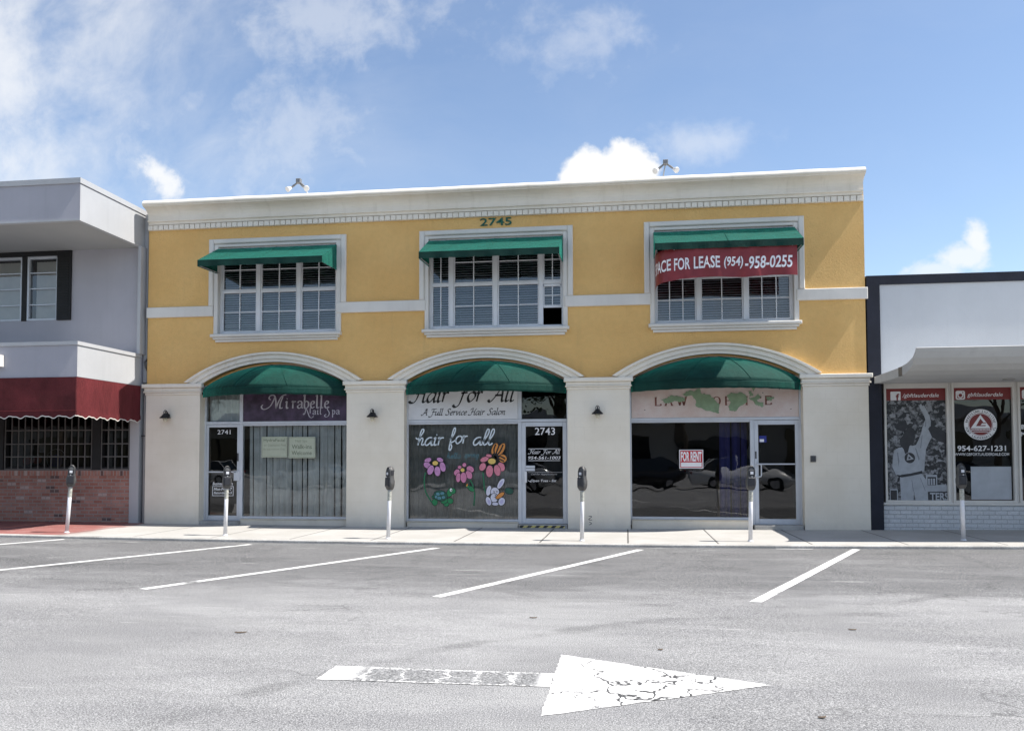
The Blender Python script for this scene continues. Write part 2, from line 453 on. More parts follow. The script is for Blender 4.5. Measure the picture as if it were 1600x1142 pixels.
def m_paint(name, worn):
    m, t = new_mat(name)
    co = t.co(); s = t.sep(co)
    wv = t.n('ShaderNodeVectorMath', {0: co, 1: t.n('ShaderNodeVectorMath', {0: t.n('ShaderNodeTexNoise', {'Vector': co, 'Scale': 5., 'Detail': 4}, out=1), 'Scale': .35}, operation='SCALE')}, operation='ADD')
    sp = t.noise(co, 62, 3, .75)
    if worn == 'tail':
        # most of the film has gone: pale rims and cross-streaks are left
        n = t.noise(t.co(2.2, 5, 1), 2.2, 6, .7)
        st = t.n('ShaderNodeTexVoronoi', {'Vector': wv, 'Scale': 7.5}, feature='DISTANCE_TO_EDGE')
        fw = t.noise(t.co(1.5, 1, 1), 26, 4, .7)
        st2 = t.n('ShaderNodeTexWave', {'Vector': wv, 'Scale': 1.25, 'Distortion': 6., 'Detail': 5, 'Detail Scale': 2.6, 'Detail Roughness': .7}, out=1, bands_direction='X')
        keep = t.m('MAXIMUM', t.m('MULTIPLY', t.ss(st, .02, .004), .35), t.m('MULTIPLY', t.ss(st2, .96, .99), .8))
        keep = t.m('MAXIMUM', keep, t.ss(t.m('ADD', s[0], t.m('MULTIPLY', n, .25)), -1.72, -1.85))
        rim = t.m('MAXIMUM', t.ss(s[1], -11.84, -11.862), t.ss(s[1], -11.555, -11.53))
        keep = t.m('MAXIMUM', keep, t.m('MULTIPLY', rim, t.ss(fw, .42, .56)))
        keep = t.m('MAXIMUM', keep, t.m('MULTIPLY', t.ss(n, .62, .72), .4))
        keep = t.m('MAXIMUM', keep, t.m('MULTIPLY', t.ss(fw, .50, .64), .36))
        keep = t.m('MAXIMUM', keep, t.m('MULTIPLY', t.ss(s[0], -.66, -.56), t.ss(n, .3, .5)))
        keep = t.m('MULTIPLY', keep, t.ss(sp, .28, .42))
        under = (.15, .15, .15)
    elif worn == 'head':
        ck1 = t.n('ShaderNodeTexVoronoi', {'Vector': wv, 'Scale': 1.7}, feature='DISTANCE_TO_EDGE')
        ck2 = t.n('ShaderNodeTexVoronoi', {'Vector': wv, 'Scale': 4.6}, feature='DISTANCE_TO_EDGE')
        msk = t.noise(co, 1.5, 4, .6)
        c1 = t.m('MULTIPLY', t.ss(ck1, .022, .008), t.ss(msk, .22, .34))
        c2 = t.m('MULTIPLY', t.ss(ck2, .026, .008), t.ss(msk, .55, .62))
        keep = t.m('SUBTRACT', 1., t.m('MAXIMUM', c1, c2))
        keep = t.m('MULTIPLY', keep, t.ss(sp, .20, .32))
        under = (.055, .055, .055)
    else:
        n = t.noise(t.co(1, 1, 1), 4.2, 7, .72)
        keep = t.m('MULTIPLY', t.ss(n, .33, .43), t.ss(sp, .24, .36))
        under = (.12, .12, .12)
    pc = t.mix(t.ss(t.noise(co, 3, 5), .3, .7), (.66, .65, .63), (.78, .77, .75))
    c = t.mix(keep, t.mix(t.ss(sp, .35, .6), sc(under, .5), sc(under, 1.7)), pc)
    finish(t, c, .8, 0, t.bump(t.m('ADD', sp, keep), .003), .3)
    return m

def m_sidewalk():
    m, t = new_mat('concrete_walk')
    co = t.co(); s = t.sep(co)
    n1 = t.noise(co, .8, 6, .65); n2 = t.noise(co, 60, 3, .7); n3 = t.noise(t.co(1, 2.5, 1), 2.4, 6, .7)
    c = t.mix(t.ss(n1, .3, .7), (.40, .385, .355), (.475, .46, .435))
    c = t.mix(t.m('MULTIPLY', t.ss(n3, .54, .74), .3), c, (.30, .29, .28))
    c = t.mix(t.m('MULTIPLY', t.ss(n2, .5, .7), .3), c, (.25, .24, .23))
    # red painted stretch in front of the brick wall, worn off towards the kerb
    e = t.m('ADD', s[0], t.m('MULTIPLY', t.m('SUBTRACT', t.noise(co, 1.7, 5, .65), .5), 1.1))
    red = t.m('MULTIPLY', t.ss(e, -10.35, -10.95), t.ss(t.noise(t.co(1, 1.6, 1), 3., 6, .7), .27, .45, .45, 1.))
    c = t.mix(red, c, t.mix(t.ss(n1, .3, .7), (.245, .095, .085), (.315, .135, .12)))
    # control joints every 1.53 m
    wob = t.m('MULTIPLY', t.m('SUBTRACT', t.noise(co, 3, 3), .5), .02)
    d = t.m('ABSOLUTE', t.m('SUBTRACT', t.m('FRACT', t.m('ADD', t.m('DIVIDE', t.m('ADD', s[0], wob), 1.53), 20.5)), .5))
    j = t.ss(d, .0125, .006)
    c = t.mix(t.m('MULTIPLY', j, .8), c, (.07, .065, .06))
    h = t.m('ADD', t.m('MULTIPLY', n2, .4), t.m('MULTIPLY', j, -1.))
    finish(t, c, .88, 0, t.bump(h, .006), .25)
    return m

def m_emit(name, c, k):
    m, t = new_mat(name)
    e = t.n('ShaderNodeEmission', {'Color': c, 'Strength': k})
    t.n('ShaderNodeOutputMaterial', {'Surface': e})
    return m

def m_hazard():
    m, t = new_mat('hazard_tape')
    s = t.sep(t.co())
    f = t.m('FRACT', t.m('MULTIPLY', t.m('SUBTRACT', s[0], s[2]), 5.9))
    c = t.mix(t.ss(f, .48, .52), (.03, .03, .03), (.62, .52, .18))
    n = t.noise(t.co(), 14, 5, .7)
    c = t.mix(t.m('MULTIPLY', t.ss(n, .5, .65), .4), c, (.3, .28, .25))
    finish(t, c, .6, 0)
    return m

def m_crowd():
    m, t = new_mat('grey_crowd_print')
    s = t.sep(t.co())
    v = t.comb(s[0], t.m('MULTIPLY', s[2], 1.05), 0.)
    wv = t.n('ShaderNodeVectorMath', {0: v, 1: t.n('ShaderNodeVectorMath', {0: t.n('ShaderNodeTexNoise', {'Vector': v, 'Scale': 9., 'Detail': 3}, out=1), 'Scale': .12}, operation='SCALE')}, operation='ADD')
    vo = t.n('ShaderNodeTexVoronoi', {'Vector': wv, 'Scale': 13.}, out=1)
    k = t.sep(vo)
    n = t.noise(v, 17, 5, .75)
    f = t.m('ADD', t.m('MULTIPLY', k[0], .45), t.m('MULTIPLY', t.m('SUBTRACT', n, .28), 1.1))
    c = t.mix(t.ss(f, .34, .78), (.02, .021, .024), (.30, .31, .33))
    pale = t.m('MULTIPLY', t.ss(s[0], 5.62, 5.2), t.ss(s[2], 2.0, 2.45))
    c = t.mix(t.m('MULTIPLY', pale, .6), c, (.24, .25, .27))
    finish(t, c, .35, 0, None, .4)
    return m

def m_peel():
    m, t = new_mat('peeling_sign_paint')
    co = t.co()
    n = t.noise(co, 3.4, 6, .65); n2 = t.noise(co, 22, 5, .7)
    c = t.mix(t.ss(n, .35, .66), (.60, .475, .435), (.64, .55, .515))
    c = t.mix(t.m('MULTIPLY', t.ss(n2, .58, .7), .35), c, (.42, .40, .35))
    c = t.mix(t.ss(t.noise(co, 5, 7, .7), .7, .74), c, (.35, .42, .32))
    finish(t, c, .8, 0, t.bump(n2, .004), .25)
    return m

def m_leaf(name, c):
    m, t = new_mat(name)
    n = t.noise(t.co(), 2.2, 5, .6)
    r = t.n('ShaderNodeObjectInfo', {}, out=5)
    col = t.mix(t.ss(n, .3, .7), sc(c, .55), sc(c, 1.35))
    finish(t, col, .55, 0, None, .35)
    return m

M = dict(
    stucco=m_stucco(), block=m_block(), stone=m_stone(),
    alu=mat('aluminium_frame', (.56, .585, .63), .38, .25, .06, 2, streak=.12),
    white=mat('white_paint', (.68, .655, .61), .55, 0, .05, 1.3, .002, 40, streak=.10),
    vinyl=mat('white_window_frame', (.70, .715, .74), .45, 0, .05, 2),
    glass=m_glass('shop_glass', (.87, .90, .89), 1.5, 0., 2.), darkglass=m_glass('tinted_glass', (.32, .34, .35), 1.5, 0., 1.5),
    upglass=m_glass('upper_window_glass', (.80, .83, .86), 1.5, 0., 2.4),
    green=m_canvas('green_canvas', (.004, .036, .028), (.07, .82, .60)), maroon=m_canvas('maroon_canvas', (.092, .016, .019), (.85, .16, .17)),
    piping=mat('white_piping', (.7, .66, .6), .7),
    black=mat('black_paint', (.008, .008, .009), .6, 0, .2, 4), navy=mat('dark_navy_paint', (.013, .015, .026), .7, 0, .2, 2, .003, 40),
    bars=mat('grey_steel_bars', (.13, .125, .12), .5, .3, .15, 8),
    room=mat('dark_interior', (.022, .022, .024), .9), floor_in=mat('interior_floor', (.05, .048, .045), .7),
    grey=mat('grey_wall_paint', (.41, .40, .435), .8, 0, .05, .8, .003, 70, streak=.10),
    pale=mat('pale_grey_paint', (.44, .445, .455), .7, 0, .05, .8, .002, 60, streak=.12),
    soffit=mat('soffit_paint', (.37, .365, .355), .8, 0, .06, .7, .002, 60),
    panel=mat('white_wall_paint', (.58, .595, .615), .75, 0, .04, .7, .003, 60, streak=.06),
    canopy=mat('white_canopy_paint', (.52, .52, .51), .7, 0, .07, .9, .002, 60, streak=.16),
    brick=brickmat('red_brick', (.43, .19, .14), (.54, .31, .25), (.41, .35, .32), .215, .079, .011, 1.6, .006, .3,
                   dark=((.52, .45, .41), (.08, .07, .07))),
    soldier=brickmat('brick_on_edge', (.43, .19, .14), (.52, .30, .24), (.41, .35, .32), .079, .16, .011, 3., .006, .3, off=0.,
                     dark=((.52, .45, .41), (.08, .07, .07)), base=(0., .06)),
    wbrick=brickmat('white_painted_brick', (.64, .655, .67), (.67, .685, .70), (.50, .515, .53), .22, .085, .008, 1.2, .010, .08),
    blind=mat('white_blind', (.74, .75, .77), .6, 0, .06, 3), curtain=mat('grey_curtain', (.74, .755, .75), .9, 0, .16, 2.5, .004, 120),
    darkcurtain=mat('charcoal_curtain', (.27, .272, .262), .9, 0, .25, 2.5, .004, 120), bluecurtain=mat('blue_curtain', (.030, .029, .15), .85, 0, .2, 2),
    beige=mat('beige_vertical_blind', (.80, .75, .66), .8, 0, .06, 3),
    greensign=mat('green_letter_paint', (.012, .105, .07), .5, 0, .15, 8), purple=mat('purple_sign_film', (.052, .032, .062), .4, 0, .45, 5),
    lilac=mat('pale_lilac_letter', (.46, .44, .50), .6), signwhite=mat('white_sign_face', (.66, .67, .70), .5, 0, .05, 2),
    ink=mat('black_lettering', (.015, .015, .017), .5), whiteink=mat('white_lettering', (.80, .80, .82), .5), greyink=mat('faded_grey_lettering', (.42, .42, .43), .6),
    paper=mat('pale_green_card', (.42, .455, .36), .7, 0, .06, 5), paperink=mat('grey_green_ink', (.16, .19, .14), .7),
    faint=mat('faded_card_ink', (.27, .30, .235), .7),
    peel=m_peel(), peelgreen=mat('old_green_paint', (.235, .33, .215), .75, 0, .12, 6, .004, 30), rust=mat('faded_red_brown_letter', (.20, .075, .06), .7, 0, .35, 25),
    red=mat('red_vinyl', (.21, .026, .032), .45, 0, .16, 2.5), signred=mat('sign_red', (.52, .03, .04), .45), bandred=mat('red_window_film', (.20, .028, .028), .4, 0, .1, 3),
    asphalt=m_asphalt(), line=m_paint('parking_line_paint', 'line'), tail=m_paint('worn_arrow_paint', 'tail'), head=m_paint('cracked_arrow_paint', 'head'),
    walk=m_sidewalk(), kerb=mat('concrete_kerb', (.50, .485, .455), .9, 0, .2, 2.2, .006, 50, fine=.35, fs=60),
    earth=mat('ground_soil', (.20, .195, .18), .95, 0, .2, .2), step=mat('concrete_step', (.40, .39, .37), .9, 0, .16, 3, .005, 50, fine=.2, fs=70),
    pole=mat('white_pole_paint', (.70, .70, .72), .5, .1, .1, 6, streak=.2), floodgrey=mat('grey_fitting', (.22, .22, .225), .5, .3), meter=mat('grey_meter_casting', (.10, .098, .095), .5, .35, .2, 12, .002, 90),
    meterfront=mat('dark_meter_face', (.035, .036, .042), .4, .2, .2, 10), label=mat('olive_label', (.42, .42, .37), .6, 0, .3, 30),
    bulb=mat('frosted_lamp_glass', (.52, .49, .38), .25, 0, .1, 8), steel=mat('galvanised_steel', (.45, .46, .47), .45, .5, .15, 6), darksteel=mat('dark_metal', (.07, .07, .075), .5, .4),
    hazard=m_hazard(), crowd=m_crowd(), gi=mat('pale_grey_print', (.36, .385, .42), .4, 0, .12, 6), gidark=mat('mid_grey_print', (.20, .215, .24), .4), darkprint=mat('dark_grey_print', (.03, .031, .036), .4, 0, .2, 9),
    palepanel=mat('pale_grey_panel', (.40, .43, .47), .25, 0, .12, 2, spec=.6),
    pink=mat('pink_window_paint', (.56, .20, .34), .6, 0, .12, 12), rose=mat('rose_window_paint', (.60, .20, .27), .6, 0, .12, 12), mauve=mat('mauve_window_paint', (.50, .24, .46), .6, 0, .15, 12),
    yolk=mat('yellow_window_paint', (.66, .47, .13), .6), orange=mat('orange_window_paint', (.62, .25, .06), .6), stem=mat('green_window_paint', (.02, .20, .075), .6, 0, .15, 20), dkgreen=mat('dark_green_window_paint', (.02, .085, .06), .6, 0, .2, 20),
    bunny=mat('pale_window_paint', (.62, .62, .72), .6, 0, .06, 15), pad=mat('lavender_window_paint', (.47, .45, .66), .6), sky_paint=mat('pale_blue_window_paint', (.62, .70, .76), .6, 0, .05, 20), teal=mat('teal_window_paint', (.10, .25, .30), .7, 0, .3, 30),
    blueplastic=mat('blue_plastic', (.02, .03, .22), .4), redplastic=mat('red_plastic', (.30, .03, .02), .4),
    twig=mat('dead_leaf', (.11, .08, .055), .8), bark=mat('tree_bark', (.10, .08, .06), .9, 0, .3, 5, .01, 20),
    leaf=m_leaf('tree_leaves', (.035, .062, .02)),
    rubber=mat('tyre_rubber', (.02, .02, .02), .8), rim=mat('alloy_wheel', (.5, .5, .52), .3, .8), carglass=mat('car_glass', (.01, .012, .014), .05, 0, 0, 1, spec=.8),
    carwhite=mat('white_car_paint', (.72, .72, .72), .25, 0, .02, 1, spec=.6), carblack=mat('black_car_paint', (.012, .012, .014), .2, 0, 0, 1, spec=.6), carsilver=mat('silver_car_paint', (.45, .46, .47), .25, .5, .02, 1, spec=.6),
    lamplens=mat('lamp_lens', (.6, .6, .6), .1), taillens=mat('red_lamp_lens', (.25, .01, .01), .2),
)
# ---------------------------------------------------------------- camera, sun, sky
EXPO = 1.3
SUN = Vector((.66, -.033, 1.)).normalized()
cam = bpy.data.cameras.new('camera'); co = bpy.data.objects.new('camera', cam); COL.objects.link(co)
cam.sensor_width = 36.; cam.sensor_fit = 'HORIZONTAL'; cam.lens = 1308.094/1600*36
cam.shift_y = (663.726-571.)/1600
cam.clip_start = .1; cam.clip_end = 3000
R3 = Matrix(((0.9906789, 0.00776903, 0.13599614), (0.13619539, -0.03835392, -0.98993929), (-0.00247488, 0.99923402, -0.03905452)))
mw = R3.to_4x4(); mw.translation = Vector((0, -17.50898, 1.48389)); co.matrix_world = mw
S.camera = co

sl = bpy.data.lights.new('sun', 'SUN'); so = bpy.data.objects.new('sun', sl); COL.objects.link(so)
sl.energy = 3.1; sl.angle = math.radians(.5); sl.color = (1., .955, .89)
so.rotation_euler = SUN.to_track_quat('Z', 'Y').to_euler(); so.location = (20, -5, 30)

W = bpy.data.worlds.new('World'); S.world = W; W.use_nodes = True
W.node_tree.nodes.clear(); t = NT(W.node_tree)
SKY = .076
sky = t.n('ShaderNodeTexSky', {}, sky_type='NISHITA', sun_disc=False, sun_elevation=math.asin(SUN.z), sun_rotation=math.atan2(SUN.x, SUN.y),
          air_density=1.0, dust_density=.25, ozone_density=2.6, altitude=0.)
d = t.co(kind='Generated'); q = t.sep(d)
yy = t.m('MAXIMUM', q[1], .05)
u = t.m('DIVIDE', q[0], yy); v = t.m('DIVIDE', q[2], yy)
front = t.ss(q[1], .05, .25)
uv = t.comb(u, v, 0.)
warp = t.n('ShaderNodeTexNoise', {'Vector': uv, 'Scale': 2.2, 'Detail': 3}, out=1)
uvw = t.n('ShaderNodeVectorMath', {0: uv, 1: t.n('ShaderNodeVectorMath', {0: warp, 'Scale': .22}, operation='SCALE')}, operation='ADD')
fib = t.noise(t.n('ShaderNodeMapping', {'Vector': uvw, 'Rotation': (0, 0, .95), 'Scale': (1., 3.2, 1)}), 2.1, 9, .64, .1)
soft = t.noise(uvw, 2.6, 8, .62, .1)
left = t.ss(u, -.12, -.85)
low = t.ss(v, .62, .30)
cir = t.m('MULTIPLY', t.ss(t.m('ADD', t.m('MULTIPLY', fib, .55), t.m('MULTIPLY', soft, .45)), .42, .68), t.m('ADD', .05, t.m('MULTIPLY', left, .55)))
bank = t.m('MULTIPLY', t.ss(soft, .36, .60), t.m('MULTIPLY', t.ss(t.m('ADD', u, t.m('MULTIPLY', v, -.5)), -.60, -1.05), .75))
fine = t.noise(uv, 22., 7, .62, .2)
mid = t.noise(uv, 8., 6, .6, .3)
def blob(u0, v0, ru, rv, amp=1., lo=1.05, hi=.65, wob=1.5, rot=0.):
    a_ = t.m('SUBTRACT', u, u0); b_ = t.m('SUBTRACT', v, v0); c_, s_ = math.cos(rot), math.sin(rot)
    du = t.m('DIVIDE', t.m('ADD', t.m('MULTIPLY', a_, c_), t.m('MULTIPLY', b_, s_)), ru); dv = t.m('DIVIDE', t.m('SUBTRACT', t.m('MULTIPLY', b_, c_), t.m('MULTIPLY', a_, s_)), rv)
    dist = t.m('SQRT', t.m('ADD', t.m('MULTIPLY', du, du), t.m('MULTIPLY', dv, dv)))
    dist = t.m('ADD', dist, t.m('ADD', t.m('MULTIPLY', t.m('SUBTRACT', fine, .5), wob), t.m('MULTIPLY', t.m('SUBTRACT', mid, .5), wob)))
    return t.m('MULTIPLY', t.ss(dist, lo, hi), amp)
cum = None
for b in ((-.050, .335, .036, .042, 1., 1.05, .7, 1.), (.006, .345, .040, .040, 1., 1.05, .7, 1.), (-.022, .33, .05, .03, 1., 1.05, .7, .8), (.394, .248, .016, .026, .85, 1.1, .35, 2.), (.380, .226, .028, .018, .75, 1.1, .35, 2.), (.345, .207, .045, .013, .6, 1.1, .3, 2.),
          (-.595, .366, .060, .024, .9, 1.15, .15, 2.2, -.85), (-.60, .375, .10, .05, .4, 1.2, -.2, 2.4, -.85), (-.55, .455, .05, .03, .3, 1.2, -.3, 2.6, .3),
          (-.36, .56, .16, .07, .38, 1.25, -.1, 2.4), (-.06, .505, .09, .05, .33, 1.3, -.2, 2.4), (.085, .372, .09, .028, .40, 1.3, -.2, 2.), (-.43, .41, .12, .09, .34, 1.3, -.2, 2.4)):
    z = blob(*b); cum = z if cum is None else t.m('MAXIMUM', cum, z)
mask = t.m('MULTIPLY', t.m('MAXIMUM', t.m('MAXIMUM', cir, bank), cum), front, clamp=True)
back = t.m('MULTIPLY', t.ss(t.noise(d, 2.4, 7, .6, .4), .48, .66), t.m('MULTIPLY', t.m('SUBTRACT', 1., front), .75))
mask = t.m('MAXIMUM', mask, back)
K = 1.02/(2**EXPO)/SKY
tint = t.n('ShaderNodeHueSaturation', {'Color': sky, 'Saturation': .93, 'Value': 1.})
colr = t.mix(mask, tint, (K*1., K*1.005, K*1.01))
bg = t.n('ShaderNodeBackground', {'Color': colr, 'Strength': SKY})
t.n('ShaderNodeOutputWorld', {'Surface': bg})
vs = S.view_settings
vs.view_transform = 'Standard'; vs.look = 'None'; vs.exposure = EXPO; vs.gamma = 1.; vs.use_curve_mapping = False

S.cycles.max_bounces = 7; S.cycles.diffuse_bounces = 3; S.cycles.glossy_bounces = 3; S.cycles.transparent_max_bounces = 8
S.cycles.caustics_reflective = False; S.cycles.caustics_refractive = False
W.cycles.sampling_method = 'MANUAL'; W.cycles.sample_map_resolution = 512
# ---------------------------------------------------------------- ground
xs = [-150, -60, -30, -20] + [-16 + i for i in range(33)] + [20, 30, 60, 150]
def sheet(x0, x1, y0, y1, z, nx=8, ny=1):
    return [[(x0+(x1-x0)*i/nx, y0+(y1-y0)*j/ny, z+g(x0+(x1-x0)*i/nx)) for i in range(nx+1)] for j in range(ny+1)]
RZ = -.05
gr = MB().rect(0, 0, 0, 0, 0); gr = MB()
gr.poly([(-900, -900, -.16), (900, -900, -.16), (900, 900, -.16), (-900, 900, -.16)])
tag(gr.build('ground', M['earth']), kind='structure')
road = MB().grid([[(x, y, RZ+g(x)) for x in xs] for y in (-90, -30, -3.04)]).build('road', M['asphalt']); tag(road, kind='structure')
sw = MB().grid([[(x, y, zz+g(x)) for x in xs] for y, zz in ((-2.86, -.15), (-2.86, 0), (2., 0))]).build('sidewalk', M['walk']); tag(sw, kind='structure')
kb = MB().grid([[(x, y, zz+g(x)) for x in xs] for y, zz in ((-3.04, -.15), (-3.04, -.012), (-3.028, .001), (-2.866, .001), (-2.866, -.15))]).build('kerb', M['kerb']); tag(kb, kind='structure')

JR = random.Random(3)
def strip(a, b, w, z, n=90):
    d = Vector((b[0]-a[0], b[1]-a[1])).normalized(); nn = Vector((-d.y, d.x))*w*.5
    rows = [[], []]
    for i in range(n+1):
        p = Vector((a[0]+(b[0]-a[0])*i/n, a[1]+(b[1]-a[1])*i/n))
        for r, s_ in ((0, -1), (1, 1)):
            q = p+nn*(s_+JR.uniform(-.05, .05))+(d*JR.uniform(-.03, .03) if i in (0, n) else d*0); rows[r].append((q.x, q.y, z+g(q.x)))
    return MB().grid(rows)
for a, b in (((-12.75, -8.2), (-10.38, -3.15)), ((-9.05, -8.25), (-6.62, -3.40)), ((-5.62, -8.3), (-3.22, -3.5)), ((-2.10, -8.42), (.21, -3.40)), ((1.33, -8.36), (3.70, -3.12)), ((5.0, -8.3), (7.4, -3.1))):
    strip(a, b, .125, RZ+.004).build('parking_line', M['line'], road)
strip((2.45, -3.13), (3.0, -3.13), .05, RZ+.004).build('parking_line', M['line'], road)
def flatpoly(pts, z):
    out = []
    for (a, b), (c, d) in zip(pts, pts[1:]+pts[:1]):
        k = max(2, int(math.hypot(c-a, d-b)/.03))
        for i in range(k):
            f = i/k; j = 0 if i == 0 else 1; out.append((a+(c-a)*f+j*JR.uniform(-.006, .006), b+(d-b)*f+j*JR.uniform(-.006, .006)))
    return MB().poly([(x, y, z+g(x)) for x, y in out])
flatpoly([(-2.15, -11.88), (-.522, -11.87), (-.522, -11.52), (-2.14, -11.50)], RZ+.004).build('arrow_shaft', M['tail'], road)
flatpoly([(-.52, -12.51), (.94, -11.66), (-.52, -10.95)], RZ+.004).build('arrow_head', M['head'], road)

# ---------------------------------------------------------------- yellow building
XL, XR = -10.70, 4.76
YB = thing('yellow_building', 'two storey yellow stucco building with three arched shopfronts and white cornice', 'building', (-2.97, 0, 0))
BAYS = [(-7.71, 1.69), (-2.985, 1.755), (1.79, 1.73)]            # arch centre, half width
PIL = [(-10.70, -9.41), (-6.02, -4.74), (-1.23, .06), (3.52, 4.78)]
WIN = [(-9.03, -6.27, -9.23, -6.05), (-4.22, -1.30, -4.41, -1.10), (.58, 3.39, .38, 3.59)]
ZS, ZA, RISE = 3.12, 3.60, .48
def arc(hw, rise, top, t):                                       # t -1..1 -> (dx, z)
    R = (hw*hw+rise*rise)/(2*rise); x = hw*t
    return x, top-R+math.sqrt(max(R*R-x*x, 0))
wall = MB()
NA = 32
edges = [XL]
for c, hw in BAYS: edges += [c-hw, c+hw]
edges.append(XR)
for i in range(0, 8, 2): wall.rect(edges[i], edges[i+1], 2.95, 4.25, 0)
for c, hw in BAYS:
    pts = [(c+arc(hw, RISE, ZA, -1+2*i/NA)[0], arc(hw, RISE, ZA, -1+2*i/NA)[1]) for i in range(NA+1)]
    for (xa, za), (xb, zb) in zip(pts, pts[1:]):
        wall.poly([(xa, 0, za), (xb, 0, zb), (xb, 0, 4.25), (xa, 0, 4.25)])
        wall.poly([(xa, 0, za), (xa, .30, za), (xb, .30, zb), (xb, 0, zb)])
we = [XL]
for w in WIN: we += [w[0], w[1]]
we.append(XR)
for i in range(0, 8, 2): wall.rect(we[i], we[i+1], 4.25, 6.20, 0)
wall.rect(XL, XR, 6.20, 7.0, 0)
for w in WIN:
    a, b = w[0], w[1]; rv = MB()
    rv.poly([(a, 0, 4.25), (a, .25, 4.25), (a, .25, 6.2), (a, 0, 6.2)]); rv.poly([(b, .25, 4.25), (b, 0, 4.25), (b, 0, 6.2), (b, .25, 6.2)])
    rv.poly([(a, 0, 6.2), (a, .25, 6.2), (b, .25, 6.2), (b, 0, 6.2)]); rv.poly([(a, .25, 4.25), (a, 0, 4.25), (b, 0, 4.25), (b, .25, 4.25)])
    rv.build('window_reveal', M['white'], YB)
wall.poly([(XR, 0, 0), (XR, 14, 0), (XR, 14, 7.0), (XR, 0, 7.0)]); wall.poly([(XL, 14, 0), (XL, 0, 0), (XL, 0, 7.0), (XL, 14, 7.0)])
wall.poly([(XR, 14, 0), (XL, 14, 0), (XL, 14, 7.0), (XR, 14, 7.0)])
wall.build('upper_wall', M['stucco'], YB)
box('roof', M['soffit'], YB, XL+.01, XR-.01, .2, 13.9, 6.85, 6.95)
# pilasters and their caps
for a, b in PIL:
    p = MB(); p.box(a, b, -.03, .32, -.2, 2.90).build('pilaster', M['block'], YB)
    cp = MB()
    for y, e, z0, z1 in ((-.055, .02, 2.902, 2.955), (-.085, .045, 2.955, 2.985), (-.07, .03, 2.985, 3.06), (-.115, .07, 3.06, 3.145)):
        cp.cbox(a-e, b+e, y, .002 if z1 > 3.1 else .02, z0, z1, .012)
    cp.build('pilaster_cap', M['stone'], YB)
# arch mouldings
prof = [(0, .0), (0, -.055), (.30, -.055), (.34, -.085), (.62, -.085), (.68, -.075), (.72, -.075), (.78, -.125), (.98, -.125), (1., -.11), (1., .0)]
for c, hw in BAYS:
    rows = []
    for i in range(49):
        tt = -1+2*i/48
        xi, zi = arc(hw, RISE, ZA, tt); xo, zo = arc(hw+.36, .64, 3.815, tt)
        rows.append([(c+xi+(xo-xi)*s_, y, zi+(zo-zi)*s_) for s_, y in prof])
    mb = MB().grid(rows)
    for r in (rows[0], rows[-1]): mb.poly(r)
    mb.build('arch_moulding', M['stone'], YB)
# string course
for a, b in ((XL-.01, -9.125), (-6.275, -4.275), (-1.275, .515), (3.425, 4.80)):
    MB().cbox(a, b, -.055, .0, 4.645, 4.878, .012).build('string_course', M['white'], YB)
# cornice and dentils
cor = [(0, 6.745), (-.075, 6.748), (-.08, 6.80), (-.12, 6.808), (-.125, 6.835), (-.095, 6.842), (-.098, 6.93), (-.115, 6.98), (-.15, 7.025), (-.20, 7.06), (-.26, 7.085), (-.315, 7.098), (-.318, 7.115),
       (-.335, 7.12), (-.35, 7.135), (-.352, 7.155), (-.345, 7.18), (-.328, 7.205), (-.30, 7.228), (-.26, 7.243), (0, 7.25), (.25, 7.24), (.25, 6.9)]
rows = []
for i in range(111):
    x = XL+.03 + (XR-.03-XL-.03)*i/110
    wv = .0018*math.sin(x*2.1)+.0015*math.sin(x*5.3+1)+random.uniform(-.0015, .0015)
    rows.append([(x, y-(wv*.5 if z > 7.1 else 0), z+(wv if z > 7.1 and y < .2 else 0)) for y, z in cor])
mb = MB().grid(rows)
mb.poly(rows[0]); mb.poly(rows[-1][::-1]); mb.build('cornice', M['stone'], YB)
dn = MB().box(XL, XR, -.028, .0, 6.628, 6.744)
n = 123
for i in range(n):
    x = XL+.01+(XR-XL-.02)*i/n
    dn.box(x, x+.107+random.uniform(-.003, .003), -.062, -.028, 6.634, 6.736)
dn.build('dentil_moulding', M['stone'], YB)
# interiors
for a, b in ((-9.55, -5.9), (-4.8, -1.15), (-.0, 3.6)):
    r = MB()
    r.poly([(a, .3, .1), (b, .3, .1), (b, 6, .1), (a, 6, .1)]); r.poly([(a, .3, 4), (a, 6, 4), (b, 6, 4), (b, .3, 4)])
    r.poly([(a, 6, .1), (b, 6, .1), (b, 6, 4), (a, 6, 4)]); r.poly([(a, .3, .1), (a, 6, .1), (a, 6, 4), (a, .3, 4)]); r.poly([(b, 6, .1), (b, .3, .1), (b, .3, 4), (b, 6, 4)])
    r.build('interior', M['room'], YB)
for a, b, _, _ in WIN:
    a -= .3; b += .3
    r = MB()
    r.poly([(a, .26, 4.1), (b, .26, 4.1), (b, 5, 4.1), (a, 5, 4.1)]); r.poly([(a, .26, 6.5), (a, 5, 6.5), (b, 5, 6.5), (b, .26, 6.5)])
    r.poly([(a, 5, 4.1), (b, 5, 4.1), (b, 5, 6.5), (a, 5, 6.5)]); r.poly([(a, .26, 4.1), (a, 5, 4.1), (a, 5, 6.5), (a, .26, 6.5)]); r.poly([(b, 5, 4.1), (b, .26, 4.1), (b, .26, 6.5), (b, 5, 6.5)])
    r.build('interior', M['room'], YB)

